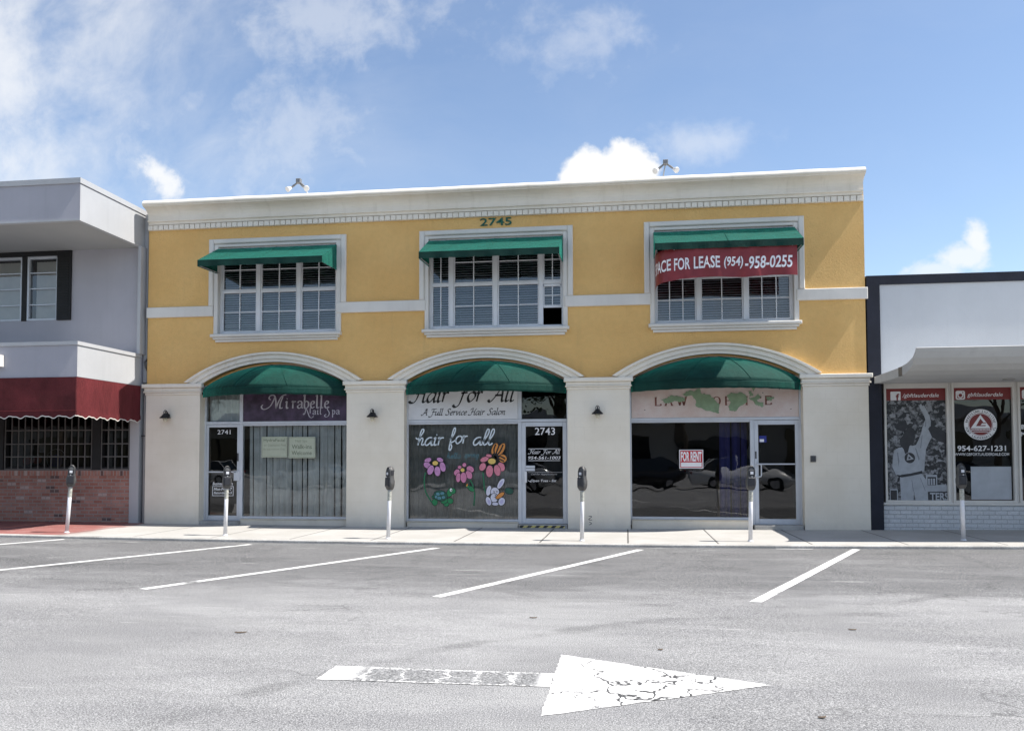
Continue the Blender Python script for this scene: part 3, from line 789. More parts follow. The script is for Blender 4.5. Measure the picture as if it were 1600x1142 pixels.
# upper windows: frame mesh with pane, blind, trim and sill below it
def upper_window(w, lights, muntins):
    a, b, oa, ob = w
    f = MB(); pane = MB(); bl = MB(); Y0 = .10
    f.cbox(a, a+.05, Y0, Y0+.08, 4.25, 6.2); f.cbox(b-.05, b, Y0, Y0+.08, 4.25, 6.2)
    f.cbox(a+.05, b-.05, Y0, Y0+.08, 4.25, 4.30); f.cbox(a+.05, b-.05, Y0, Y0+.08, 6.15, 6.2)
    xs_ = [a+.05]+[x for m_ in lights for x in (m_-.045, m_+.045)]+[b-.05]
    for m_ in lights: f.cbox(m_-.045, m_+.045, Y0-.012, Y0+.08, 4.30, 6.15)
    for i in range(0, len(xs_), 2):
        x0, x1 = xs_[i], xs_[i+1]; nc, nr, raised = muntins[i//2]
        zlow0, zlow1 = 4.30, 5.20
        f.cbox(x0, x1, Y0+.004, Y0+.07, 5.18, 5.235)          # meeting rail
        if raised:
            zlow0, zlow1 = 4.66, 5.45
            f.cbox(x0, x1, Y0+.012, Y0+.06, 4.66, 4.72); 
            f.cbox(x0, x1, Y0+.014, Y0+.06, 5.12, 5.175)
        for (z0, z1, nr_) in ((zlow0, min(zlow1, 5.18), nr), (5.235, 6.15, nr)):
            f.cbox(x0, x0+.028, Y0+.014, Y0+.06, z0, z1, .004); f.cbox(x1-.028, x1, Y0+.014, Y0+.06, z0, z1, .004)
            f.cbox(x0+.028, x1-.028, Y0+.014, Y0+.06, z0, z0+.03, .004)
            for k in range(1, nc):
                xm = x0+(x1-x0)*k/nc; f.cbox(xm-.011, xm+.011, Y0+.022, Y0+.05, z0+.03, z1, .003)
            for k in range(1, nr_+1):
                zm = z0+.015+(z1-z0-.015)*k/(nr_+1); f.box(x0+.028, x1-.028, Y0+.026, Y0+.048, zm-.010, zm+.010)
        pane.rect(x0, x1, 5.235, 6.15, Y0+.052); pane.rect(x0, x1, zlow0, 5.18, Y0+.051)
        zb = 4.31 if not raised else 4.74
        k = 0; z = zb
        while z < 6.13:
            dz = random.uniform(-.003, .003); tl = .030+random.uniform(-.003, .003)
            bl.poly([(x0+.004, Y0+.095, z+dz), (x1-.004, Y0+.095, z+dz+random.uniform(-.003, .003)), (x1-.004, Y0+.132, z+dz+tl), (x0+.004, Y0+.132, z+dz+tl)])
            z += .052
    fo = f.build('window', M['vinyl'], YB)
    pane.build('pane', M['upglass'], fo); bl.build('blind', M['blind'], fo)
    tr = MB()
    for (x0, x1, z0, z1, y) in ((oa, oa+.115, 4.88, 6.37, -.065), (ob-.115, ob, 4.88, 6.37, -.065), (oa+.115, ob-.115, 6.262, 6.37, -.065)):
        tr.cbox(x0, x1, y, .0, z0, z1, .018)
    for (x0, x1, z0, z1) in ((oa+.115, a+.012, 4.232, 6.26), (b-.012, ob-.115, 4.232, 6.26), (a+.012, b-.012, 6.19, 6.26)):
        tr.cbox(x0, x1, -.034, .0, z0, z1, .01)
    tr.build('trim', M['white'], fo)
    si = MB().cbox(a-.12, b+.12, -.135, .10, 4.165, 4.232, .015); si.cbox(a-.07, b+.07, -.095, .0, 4.115, 4.165, .012); si.cbox(a-.03, b+.03, -.055, .0, 4.06, 4.115, .01)
    si.build('sill', M['white'], fo)
    return fo
upper_window(WIN[0], (-8.12, -7.18), ((2, 1, 0), (2, 1, 0), (2, 1, 0)))
upper_window(WIN[1], (-3.73, -2.77, -1.79), ((2, 0, 0), (2, 1, 0), (2, 1, 0), (2, 1, 1)))
upper_window(WIN[2], (1.49, 2.44), ((3, 1, 0), (2, 1, 0), (3, 1, 0)))

# shopfronts
SY = .20
def leaf(name, x0, x1, z0, z1, st, hand, rail=None):
    d = MB()
    d.cbox(x0, x0+st, SY+.004, SY+.05, z0, z1); d.cbox(x1-st, x1, SY+.004, SY+.05, z0, z1)
    d.cbox(x0+st, x1-st, SY+.004, SY+.05, z1-st*1.1, z1); d.cbox(x0+st, x1-st, SY+.004, SY+.05, z0, z0+.11)
    o = d.build('door', M['alu'], YB)
    MB().rect(x0+st, x1-st, z0+.11, z1-st*1.1, SY+.030).build('pane', M['darkglass'], o)
    if rail: MB().cbox(x0+st, x1-st, SY-.03, SY+.0, rail-.014, rail+.014, .004).build('push_bar', M['alu'], o)
    return o
def surround(a, b, post, dx0, dx1, dz1, zsill, left_door):
    f = MB()
    f.cbox(a-.05, a+.035, SY-.01, SY+.09, .08, 3.12); f.cbox(b-.035, b+.05, SY-.01, SY+.09, .08, 3.12)
    f.cbox(a+.035, b-.035, SY-.012, SY+.09, 2.245, 2.305)
    f.cbox(post-.04, post+.04, SY-.008, SY+.09, .08, 2.245); 
    w0, w1 = ((post+.04, b-.035) if left_door else (a+.035, post-.04))
    f.cbox(w0, w1, SY-.006, SY+.09, zsill, zsill+.05)
    f.cbox(w0, w1, SY+.002, SY+.06, 2.205, 2.245)
    o = f.build('shop_window', M['alu'], YB)
    MB().rect(w0, w1, zsill+.05, 2.205, SY+.035).build('pane', M['glass'], o)
    kw = MB().cbox(w0-.01, w1+.01, SY-.09, SY+.09, -.1, zsill-.012, .01); kw.cbox(w0, w1, SY-.11, SY+.02, zsill-.012, zsill, .003); kw.build('knee_wall', M['block'], YB)
    # backing above the transom
    MB().box(a-.05, b+.05, SY+.10, SY+.14, 2.95, 3.75).build('arch_infill', M['soffit'], YB)
    return o, w0, w1
s1, w10, w11 = surround(-9.41, -6.02, -8.545, -9.375, -8.585, 2.24, .15, True)
s2, w20, w21 = surround(-4.74, -1.23, -2.265, -2.225, -1.265, 2.24, .125, False)
s3, w30, w31 = surround(.06, 3.52, 2.545, 2.585, 3.485, 2.24, .20, False)
MB().cbox(-8.585, -8.505, SY-.008, SY+.09, 2.305, 3.1).build('mullion', M['alu'], s1)
MB().cbox(-2.305, -2.225, SY-.008, SY+.09, 2.305, 3.1).build('mullion', M['alu'], s2)
MB().rect(-9.37, -8.585, 2.305, 3.1, SY+.035).build('pane', M['glass'], s1)
MB().rect(-2.225, -1.265, 2.305, 3.1, SY+.035).build('pane', M['darkglass'], s2)
d1 = leaf('door', -9.375, -8.585, .10, 2.24, .055, 1, 1.18)
d2 = leaf('door', -2.225, -1.265, .085, 2.24, .085, -1)
d3 = leaf('door', 2.585, 3.485, .11, 2.24, .085, -1, 1.34)
for x0, x1, z in ((-9.43, -8.50, .098), (-2.27, -1.24, .083), (2.55, 3.5, .108)):
    MB().cbox(x0, x1, -.02, .4, -.1, z, .012).build('door_step', M['step'], YB)
# door furniture
MB().cbox(-8.70, -8.56, SY-.03, SY+.003, .985, 1.205).build('pull_plate', M['alu'], d1)
MB().cbox(-8.635, -8.60, SY-.002, SY+.003, 1.42, 1.60, .002).build('lock', M['darksteel'], d1)
MB().cbox(-2.165, -2.115, SY-.04, SY+.003, .955, 1.19).build('pull_plate', M['signwhite'], d2)
MB().cbox(-2.14, -1.945, SY-.02, SY+.028, 1.20, 1.255, .004).cbox(-2.14, -1.945, SY-.024, SY+.028, 1.262, 1.315, .004).build('mail_slot', M['alu'], d2)
MB().tube([(2.64, SY+.01, 1.34), (2.64, SY-.05, 1.34), (2.70, SY-.06, 1.335), (2.712, SY-.06, 1.31), (2.712, SY-.06, 1.11), (2.70, SY-.06, 1.085), (2.64, SY-.05, 1.08), (2.64, SY+.01, 1.08)], .013).build('handle', M['alu'], d3)
MB().cbox(2.60, 2.63, SY-.004, SY+.003, 1.45, 1.60, .002).build('lock', M['darksteel'], d3)
for z in (.35, 1.2, 2.08): MB().cbox(3.475, 3.52, SY-.03, SY-.012, z-.06, z+.06, .004).build('hinge', M['alu'], d3)
# writing on the doors (part of the doors)
GY = SY+.026
tb = MB(); put_text(tb, '2741', -9.12, -8.81, 2.025, 2.12, GY, bold=0.); tb.build('house_number', M['whiteink'], d1)
put_text(MB(), 'Business Hours', -9.22, -8.74, .885, .955, GY, bold=.01, shear=.2).build('hours_heading', M['whiteink'], d1)
tb = MB()
for a in ((-9.225, -8.725, .852, .862), (-9.225, -8.725, .645, .655), (-9.225, -9.213, .655, .852), (-8.737, -8.725, .655, .852)): tb.rect(*a, GY)
tb.build('hours_border', M['whiteink'], d1)
put_text(MB(), 'Mon-Fri  9-7', -9.19, -8.76, .765, .83, GY, bold=.015, shear=.2).build('opening_hours', M['whiteink'], d1)
put_text(MB(), 'Saturday 9-5', -9.19, -8.76, .675, .74, GY, bold=.015, shear=.2).build('opening_hours', M['whiteink'], d1)
tb = MB(); put_text(tb, '2743', -1.945, -1.515, 1.965, 2.12, GY, bold=.004); tb.build('house_number', M['whiteink'], d2)
script(MB(), 'Hair For All', -2.09, -1.41, 1.565, .046, GY, w=.30, wmin=.16).build('salon_name', M['whiteink'], d2)
put_text(MB(), '954-561-1003', -2.09, -1.40, 1.448, 1.512, GY, shear=.18, bold=.01).build('phone_number', M['whiteink'], d2)
for z in (1.665, 1.415): MB().rect(-2.085, -1.41, z, z+.010, GY).build('rule_line', M['whiteink'], d2)
put_text(MB(), 'Open Tues - Sat', -2.04, -1.49, .955, 1.02, GY, shear=.25, bold=.01).build('opening_days', M['whiteink'], d2)
brush(MB(), smooth_line([(-2.10, 1.0), (-2.06, .98), (-2.03, .96)]), GY, .012).build('flourish', M['whiteink'], d2)
put_text(MB(), 'Call for Appointment', -2.03, -1.47, 1.105, 1.15, GY, shear=.3).build('appointment_note', M['greyink'], d2)
MB().rect(-2.09, -1.36, 1.168, 1.175, GY).build('rule_line', M['greyink'], d2)
tb = MB().rect(-2.245, -1.30, .018, .066, -.024); tb.build('hazard_tape', M['hazard'], YB)
# house number on the upper wall
tb = MB(); put_text(tb, '2745', -3.08, -2.40, 6.435, 6.60, -.010, bold=.008, ext=.012); tb.build('house_number', M['greensign'], YB)
sc_ = MB()
for p in ([(-.80, .27), (-.74, .26), (-.80, .2), (-.73, .19)], [(-.79, .15), (-.74, .12), (-.79, .09)]): brush(sc_, smooth_line([(a, b) for a, b in p]), -.0325, .012)
sc_.build('scrawl', M['darksteel'], YB)
ed = MB()
# transom panel seams
for a, b in ((-8.505, -6.055), ):
    pass
# ---------------------------------------------------------------- awnings
def window_awning(x0, x1, label):
    r = thing('window_awning', label, 'awning', ((x0+x1)/2, 0, 5.57), 'green awnings over the upper windows')
    zt, zf, zb, d = 6.165, 5.70, 5.565, .90
    top = []
    for j in range(7):
        v_ = j/6; row = []
        for i in range(25):
            u_ = i/24
            sag = -.018*math.sin(PI*v_)*(1-abs(2*((u_*2) % 1)-1)**2)
            row.append((x0+(x1-x0)*u_, -.005-d*v_, zt+(zf-zt)*v_+sag+.003*math.sin(u_*40+v_*5)))
        top.append(row)
    mb = MB().grid(top)
    for x in (x0, x1):
        q = [(x, -.005, zt), (x, -.005-d, zf), (x, -.005-d, zb), (x, -.005, zb+.03)]
        mb.poly(q if x == x1 else q[::-1])
    c = mb.build('canopy', M['green'], r)
    c.modifiers.new('cloth', 'SOLIDIFY').thickness = -.006
    vl = []
    for j in range(4):
        vl.append([(x0+(x1-x0)*i/40, -.905-d*0-.008-.004*math.sin(i*.9)*j/3, zf-.002+(zb-zf)*j/3+.003*math.sin(i*1.7)*(j == 3)) for i in range(41)])
    v = MB().grid(vl).build('valance', M['green'], r)
    v.modifiers.new('cloth', 'SOLIDIFY').thickness = .005
    tb = MB()
    tb.tube([(x0+.02, -.02, zt-.012), (x1-.02, -.02, zt-.012)], .012); tb.tube([(x0+.02, -.885, zf-.014), (x1-.02, -.885, zf-.014)], .012)
    for x in (x0+.02, x1-.02):
        tb.tube([(x, -.02, zb+.05), (x, -.885, zb+.02)], .012); tb.tube([(x, -.885, zb+.02), (x, -.885, zf-.014)], .012)
    tb.build('frame', M['steel'], r)
    xm = (x0+x1)/2
    MB().tube([(xm, -.01, zt+.003), (xm, -.005-d, zf+.003)], .006, 6).build('seam', M['green'], r)
    return r
window_awning(-9.03, -6.27, 'green fabric awning over the left upper window of the yellow building')
window_awning(-4.20, -1.32, 'green fabric awning under the number 2745, over the middle upper window')
window_awning(.58, 3.40, 'green fabric awning carrying the red lease banner')

def arch_awning(c, hw, label):
    r = thing('arch_awning', label, 'awning', (c, 0, 2.8), 'domed green awnings under the arches')
    hw -= .03
    def P(s_, u_):
        x, z = arc(hw, RISE-.01, ZA-.045, s_)
        zr = 2.995; yr = .04-.84*(1-s_*s_); yb = .14
        k = u_*PI/2
        e = .62
        fy = e*math.sin(k)+(1-e)*u_; fz = e*(1-math.cos(k))+(1-e)*u_
        return (c+x, yb+(yr-yb)*fy, z+(min(zr, z-.02)-z)*fz)
    rows = [[P(-1+2*i/48, j/10) for i in range(49)] for j in range(11)]
    mb = MB().grid(rows)
    o = mb.build('canopy', M['green'], r, smooth=True); o.modifiers.new('cloth', 'SOLIDIFY').thickness = -.006
    vl = []
    for j in range(5):
        vl.append([(P(-1+2*i/64, 1)[0], P(-1+2*i/64, 1)[1]-.006-.006*math.sin(i*.75)*j/4, P(-1+2*i/64, 1)[2]+.004-(.165)*j/4+.003*math.sin(i*1.3)*(j == 4)) for i in range(65)])
    v = MB().grid(vl).build('valance', M['green'], r, smooth=True); v.modifiers.new('cloth', 'SOLIDIFY').thickness = .005
    sm = MB()
    for s0, s1_ in ((.05, .38), (-.05, -.38), (.0, .0)):
        if s1_ == 0: continue
        pts = []
        for j in range(11):
            p = P(s0+(s1_-s0)*(j/10)**.8, j/10); pts.append((p[0], p[1]-.003, p[2]+.003))
        sm.tube(pts, .007, 6)
    pts = [(P(-.98+1.96*i/32, 1)[0], P(-.98+1.96*i/32, 1)[1]-.009, P(-.98+1.96*i/32, 1)[2]+.004) for i in range(33)]
    sm.tube(pts, .007, 6)
    sm.build('seam', M['green'], r)
    return r
arch_awning(*BAYS[0], 'domed green awning above the purple nail spa sign')
arch_awning(*BAYS[1], 'domed green awning covering the top of the white hair salon sign')
arch_awning(*BAYS[2], 'domed green awning above the peeling law office sign')

# lease banner
bn = thing('lease_banner', 'red vinyl banner with white lettering, hung under the right upper awning', 'banner', (1.97, -.85, 5.0))
path = [(.60, -.16), (.605, -.40), (.66, -.62), (.80, -.78), (1.05, -.86), (1.5, -.885), (2.0, -.865), (2.6, -.88), (3.0, -.865), (3.29, -.86)]
sp = smooth_line(path, 12)
L_ = [0.]
for a, b in zip(sp, sp[1:]): L_.append(L_[-1]+math.hypot(b[0]-a[0], b[1]-a[1]))
def along(s_):
    s_ = max(0, min(L_[-1]-1e-6, s_))
    for i in range(len(sp)-1):
        if L_[i+1] >= s_:
            k = (s_-L_[i])/(L_[i+1]-L_[i]); return sp[i][0]+(sp[i+1][0]-sp[i][0])*k, sp[i][1]+(sp[i+1][1]-sp[i][1])*k
def s_of_x(x):
    best = min(range(len(sp)), key=lambda i: abs(sp[i][0]-x)+(1 if i < 14 else 0)); return L_[best]+(x-sp[best][0])
def bpt(s_, t_, off=0.):     # t 0 bottom .. 1 top
    x, y = along(s_); f = s_/L_[-1]
    top = 5.60-.005*math.sin(f*9)-.05*f*0+.0; bot = 4.965+.03*min(1, f*3)+.012*math.sin(f*16)
    if f < .3: bot -= .10*(.3-f)/.3
    w = .012*math.sin(f*31+t_*4)*(1-t_)+.007*math.sin(f*57-t_*6)
    return (x, y+w-off, bot+(top-bot)*t_)
rows = [[bpt(L_[-1]*i/110, j/10) for i in range(111)] for j in range(11)]
MB().grid(rows).build('sheet', M['red'], bn, smooth=True)
def bfn(X, Z): return bpt(X, (Z-4.985)/.615, .004)
for t_, x0, x1, z0, z1 in (('SPACE', None, .885, 5.185, 5.41), ('FOR', .945, 1.255, 5.165, 5.405), ('LEASE', 1.325, 1.828, 5.165, 5.41), ('(954)', 1.905, 2.265, 5.15, 5.39), ('-958-0255', 2.30, 3.20, 5.135, 5.385)):
    s1_ = s_of_x(x1); s0 = s1_-.56 if x0 is None else s_of_x(x0)
    put_text(MB(), t_, s0, s1_, z0, z1, 0, bold=.02, shear=.12 if '9' in t_ else 0, fn=bfn).build('lettering', M['whiteink'], bn)
gm = MB()
for x in (.95, 1.55, 2.55, 3.2):
    p = bpt(s_of_x(x), .965, .006); gm.ell(p[0], p[2], .012, .012, 0, p[1], 10)
gm.build('eyelets', M['steel'], bn)

# ---------------------------------------------------------------- shop signs
sg = thing('nail_spa_sign', 'dark purple nail spa sign panel with pale flowing lettering', 'sign', (-7.28, .2, 2.62))
MB().cbox(-8.50, -6.06, .195, .23, 2.306, 3.15, .004).build('panel', M['purple'], sg)
Y_ = .190
tb = MB()
def rl(ch, x, zb, xh, k=1.): # one roman letter placed by hand
    for s in GL[ch][1]: brush(tb, [(x+a*xh*k, zb+b*xh) for a, b in smooth_line(s)], Y_, .23*xh, .12*xh, math.radians(12))
for ch, x in (('M', -7.76), ('i', -7.505), ('r', -7.36), ('@', -7.235), ('b', -7.085), ('e', -6.935), ('l', -6.80), ('l', -6.70), ('e', -6.61)): rl(ch, x, 2.588, .155)
tb.build('name_lettering', M['lilac'], sg); tb = MB()
for ch, x in (('N', -7.06), ('@', -6.875), ('i', -6.775), ('l', -6.71), ('$', -6.575), ('p', -6.43), ('@', -6.335)): rl(ch, x, 2.447, .090)
tb.build('lettering', M['lilac'], sg)

sg = thing('hair_salon_sign', 'white sign with black calligraphic hair salon lettering, its top hidden by the awning', 'sign', (-3.5, .2, 2.6))
MB().cbox(-4.705, -2.308, .195, .23, 2.306, 3.15, .004).build('panel', M['signwhite'], sg)
for t_, x0, x1 in (('Hair', -4.69, -3.80), ('For', -3.72, -3.06), ('All', -2.95, -2.36)):
    script(MB(), t_, x0, x1, 2.69, .205, Y_, w=.31, wmin=.10).build('name_lettering', M['ink'], sg)
script(MB(), 'A Full Service Hair Salon', -4.42, -2.58, 2.405, .075, Y_, w=.31, wmin=.14).build('tagline', M['ink'], sg)

sg = thing('law_office_sign', 'peeling pinkish law office sign with green patches and faded red letters', 'sign', (1.8, .2, 2.6))
MB().cbox(.10, 3.48, .195, .23, 2.306, 3.15, .004).build('panel', M['peel'], sg)
tb = MB()
SER = {'L': [[(0,0),(0,1)], [(0,0),(.62,0)], [(.62,0),(.62,.2)], [(-.12,1),(.14,1)], [(-.12,0),(.1,0)]],
 'A': [[(0,0),(.4,1)], [(.4,1),(.8,0)], [(.17,.38),(.63,.38)], [(-.12,0),(.14,0)], [(.62,0),(.94,0)]],
 'W': [[(0,1),(.25,0)], [(.25,0),(.5,.9)], [(.5,.9),(.75,0)], [(.75,0),(1.,1)], [(-.12,1),(.14,1)], [(.86,1),(1.12,1)]],
 'O': [[(.4+.4*math.sin(q*PI/8), .5+.5*math.cos(q*PI/8)) for q in range(17)]],
 'F': [[(0,0),(0,1)], [(0,1),(.6,1)], [(.6,1),(.6,.8)], [(0,.52),(.42,.52)], [(-.12,0),(.16,0)], [(-.12,1),(0,1)]],
 'I': [[(0,0),(0,1)], [(-.14,0),(.14,0)], [(-.14,1),(.14,1)]],
 'C': [[(.4+.4*math.cos(.7+q*(2*PI-1.4)/14), .5+.5*math.sin(.7+q*(2*PI-1.4)/14)) for q in range(15)], [(.72,.75),(.72,1)]],
 'E': [[(0,0),(0,1)], [(0,1),(.6,1)], [(.6,1),(.6,.8)], [(0,.52),(.42,.52)], [(0,0),(.62,0)], [(.62,0),(.62,.2)], [(-.12,0),(0,0)], [(-.12,1),(0,1)]]}
for ch, x in (('L', .60), ('A', .80), ('W', 1.05), ('O', 1.775), ('F', 2.03), ('F', 2.23), ('I', 2.445), ('C', 2.60), ('E', 2.83)):
    for s in SER[ch]: brush(tb, [(x+a*.17, 2.56+b*.17) for a, b in s], Y_, .034, .016, 0.)
tb.build('lettering', M['rust'], sg)
tb = MB(); rr = random.Random(5)
def ragged(pts, y):
    out = []
    for (a, b), (c_, d_) in zip(pts, pts[1:]+pts[:1]):
        for k in range(5):
            f = k/5; out.append((a+(c_-a)*f+rr.uniform(-.014, .014), b+(d_-b)*f+rr.uniform(-.014, .014)))
    tb.flat(out, y)
q = lambda x, y: (.575+(x-248)*.002231, 2.55+(260-y)*.0023)     # sketch units on the sign to metres
def patch(pts, y=.187): ragged([q(a, b) for a, b in pts][::-1], y)
patch([(500,160),(570,118),(610,135),(665,95),(675,150),(745,158),(790,200),(845,260),(835,330),(790,320),(690,292),(630,275),(625,210),(590,165),(540,180)])
patch([(905,170),(945,150),(1050,145),(1095,190),(1085,240),(1010,280),(985,318),(930,312),(925,270),(945,235)], .1865)
patch([(310,205),(350,190),(410,165),(480,178),(530,190),(525,215),(470,225),(440,215),(370,235),(340,232)], .186)
patch([(1125,80),(1190,82),(1150,132),(1138,120)], .1865); patch([(1105,132),(1128,130),(1145,172),(1112,180)], .186)
patch([(1110,200),(1150,185),(1190,160),(1215,190),(1180,215),(1210,240),(1240,240),(1230,280),(1180,262),(1140,225)], .1855)
patch([(1255,190),(1330,185),(1335,200),(1300,225),(1270,215)], .186)
tb.build('peeled_patches', M['peelgreen'], sg)
sp_ = MB()
for a, b in ((158, 294), (740, 100), (1380, 120), (1480, 298), (1232, 150)): x, z = q(a, b); sp_.ell(x, z, .012, .010, 0, .1925, 8)
sp_.build('screw_holes', M['darksteel'], sg)

# paper cards and the for-rent sign on the glass
def card(x0, x1, z0, z1, label, lines):
    r = thing('window_card', label, 'card', ((x0+x1)/2, .215, z0), 'pale green cards in the nail spa window')
    MB().cbox(x0, x1, .212, .226, z0, z1, .003).build('board', M['paper'], r)
    rim = MB()
    for a in ((x0+.02, x1-.02, z1-.024, z1-.019), (x0+.02, x1-.02, z0+.019, z0+.024), (x0+.02, x0+.025, z0+.024, z1-.024), (x1-.025, x1-.02, z0+.024, z1-.024)): rim.rect(*a, .2105)
    rim.build('border', M['paperink'], r)
    for mt, rows_ in lines:
        for s_, a, b, c_, d_ in rows_: put_text(MB(), s_, a, b, c_, d_, .2105, bold=.012).build('lettering', M[mt], r)
card(-8.07, -7.465, 1.50, 1.965, 'pale green card listing facial treatments in small faded print', [
    ('paperink', [('HydraFacial', -8.02, -7.52, 1.835, 1.92)]), ('faint', [('w/ Diamond Peel', -8.02, -7.50, 1.75, 1.80), ('By appointment Only', -8.02, -7.52, 1.655, 1.705)])])
card(-7.44, -6.82, 1.485, 1.955, 'pale green card inviting walk-ins, right of the treatment card', [
    ('paperink', [('Walk-ins', -7.365, -6.90, 1.69, 1.785), ('Welcome', -7.365, -6.90, 1.555, 1.645)]), ('faint', [('Nail Spa', -7.28, -7.0, 1.82, 1.895)])])
r = thing('for_rent_sign', 'red and white for rent sign in the dark law office window', 'sign', (1.315, .21, 1.25))
MB().cbox(1.07, 1.56, .205, .214, 1.25, 1.64, .002).build('board', M['signwhite'], r)
MB().rect(1.09, 1.54, 1.27, 1.62, .2035).build('red_field', M['signred'], r)
MB().rect(1.105, 1.525, 1.285, 1.375, .2025).build('blank_box', M['whiteink'], r)
tb = MB(); put_text(tb, 'FOR RENT', 1.105, 1.525, 1.395, 1.60, .2025, bold=.035); tb.build('lettering', M['whiteink'], r)

# door notices
r = thing('door_sticker', 'small blue and white sticker inside the right glass door', 'sticker', (2.76, .222, 1.78))
MB().rect(2.69, 2.835, 1.785, 1.92, .2245).build('backing', M['blueplastic'], r)
MB().rect(2.70, 2.785, 1.795, 1.85, .2235).build('white_field', M['whiteink'], r)

# ---------------------------------------------------------------- curtains
def pleats(name, label, x0, x1, y, z0, z1, m, seed):
    rr = random.Random(seed); mb = MB(); x = x0
    while x < x1:
        w = rr.choice((.05, .07, .09, .13, .16))*rr.uniform(.85, 1.15); d = w*rr.uniform(.35, .6); k = 7
        lx = rr.uniform(-.012, .012)
        rows = []
        for j in range(5):
            f = j/4; rows.append([(x+w*i/k+lx*(1-f), y-d*math.sin(PI*(i/k)**.8)+.012*math.sin(i*2+j), z0+(z1-z0)*f) for i in range(k+1)])
        mb.grid(rows)
        x += w+rr.choice((.0, .004, .012, .022, .03))
    return tag(mb.build(name, m, None, smooth=True, loc=((x0+x1)/2, y, z0)), label, 'curtain')
def curtain(name, label, x0, x1, y, z0, z1, m, pitch, amp, seed, lean=0.):
    rr = random.Random(seed); pts = []; x = x0
    while x < x1:
        pts.append((x, y+rr.uniform(-.2, .2)*amp)); x += pitch*rr.uniform(.28, .4)
        pts.append((x, y-amp*rr.uniform(.6, 1.1))); x += pitch*rr.uniform(.5, .8)
        if x < x1: pts.append((x, y+amp*rr.uniform(.6, 1.1)))
        x += pitch*rr.uniform(.05, .2)
    pts.append((x1, y)); sp_ = smooth_line(pts, 4)
    rows = [[(px+lean*(1-j/6)*((x1-px)/(x1-x0))**4 + .006*math.sin(px*30+j), py, z0+(z1-z0)*j/6) for px, py in sp_] for j in range(7)]
    o = MB().grid(rows).build(name, m, None, smooth=True, loc=((x0+x1)/2, y, z0))
    return tag(o, label, 'curtain')
pleats('curtain', 'grey pleated curtain filling the nail spa window', -8.44, -6.0, .42, .19, 2.215, M['curtain'], 3)
curtain('curtain', 'short grey curtain above door number 2741', -9.40, -8.59, .40, 2.29, 3.2, M['curtain'], .12, .03, 4)
curtain('curtain', 'dark charcoal curtain behind the painted flowers window', -4.72, -2.28, .36, .16, 2.215, M['darkcurtain'], .085, .022, 6)
pleats('curtain', 'dark blue curtain at the right of the law office window', 1.93, 2.52, .62, .24, 2.215, M['bluecurtain'], 9)

# ---------------------------------------------------------------- window painting
wp = thing('window_painting', 'spring flowers, turtle and rabbit painted on the hair salon window under white script', 'window painting', (-3.5, .22, .6))
GYp = SY+.031
def px(x, y): return (-4.555+(x-75)*.001728, 2.113-(y-85)*.00170)    # painting sketch units to metres
def lay(k): return GYp-.0012*k
tb = MB()
for t_, x0, x1 in (('1air', 78, 440), ('2or', 505, 745), ('a33', 815, 1080)):
    a = px(x0, 0)[0]; b = px(x1, 0)[0]
    script(tb, t_, a, b, 1.757 if t_ != '2or' else 1.79, .165, lay(1), slant=.18, w=.17, wmin=.17, sp=.95)
tb.build('white_script', M['sky_paint'], wp)
tb = MB(); a = px(478, 0)[0]; b = px(655, 0)[0]
script(tb, 'hello', a, b, 1.475, .062, lay(1), w=.14, wmin=.14); script(tb, 'spring', px(695, 0)[0], px(885, 0)[0], 1.495, .06, lay(1), w=.14, wmin=.14)
tb.build('blue_script', M['teal'], wp)
def E(mb, cx, cy, rx, ry, rot, k, n=22):
    x, z = px(cx, cy); mb.ell(x, z, rx*.001728, ry*.0017, -rot, lay(k), n)
def blobs(name, items, mt, k, outline=7):
    """items: (cx, cy, rx, ry, rot) in sketch units; a dark rim first, then the colour"""
    a = MB(); b = MB()
    for i, it in enumerate(items):
        E(a, it[0], it[1], it[2]+outline, it[3]+outline, it[4], k+.02*i+i*.25)
        E(b, it[0], it[1], it[2], it[3], it[4], k+.12+.02*i+i*.25)
    return a, b
def flower(name, petals, centre, mt, stem):
    s = MB(); brush(s, smooth_line([px(*p) for p in stem]), lay(1), .030); 
    s2 = MB(); brush(s2, smooth_line([px(*p) for p in stem]), lay(1.5), .015)
    o = s.build(name, M['dkgreen'], wp); s2.build('stem', M['stem'], o)
    a, b = blobs('p', petals, mt, 2.)
    a.build('outline', M['ink'], o); b.build('petals', M[mt], o)
    a, b = MB(), MB(); E(a, *centre[:4], 0, 6.2); E(b, centre[0], centre[1], centre[2]-6, centre[3]-6, 0, 6.8)
    a.build('outline', M['ink'], o); b.build('centre', M['yolk'], o)
    return o
flower('flower', [(235,485,45,28,-.35),(390,480,42,26,.35),(228,550,50,36,.5),(425,570,36,62,-.25),(270,610,38,62,.38),(358,625,38,62,-.1)], (330,522,42,34), 'mauve', [(205,640),(188,740),(205,880),(285,1020)])
flower('flower', [(640,575,24,22,0),(700,545,24,26,.3),(605,640,34,42,.6),(775,600,48,38,.5),(625,705,30,58,.12),(758,670,38,55,-.5),(690,705,38,66,-.05)], (678,610,32,30), 'pink', [(770,730),(805,800),(830,900),(820,1060)])
flower('flower', [(955,475,55,30,-.35),(1010,430,36,18,.2),(930,570,38,52,.5),(1165,570,42,58,-.45),(1115,615,40,70,-.22),(1018,625,44,74,.08)], (1048,500,54,42), 'rose', [(935,640),(945,740),(955,850),(985,930)])
# leaf behind the rabbit
a, b = blobs('l', [(1262,872,52,38,.25)], 'stem', 1.); o = a.build('painted_leaf', M['ink'], wp); b.build('blade', M['dkgreen'], o)
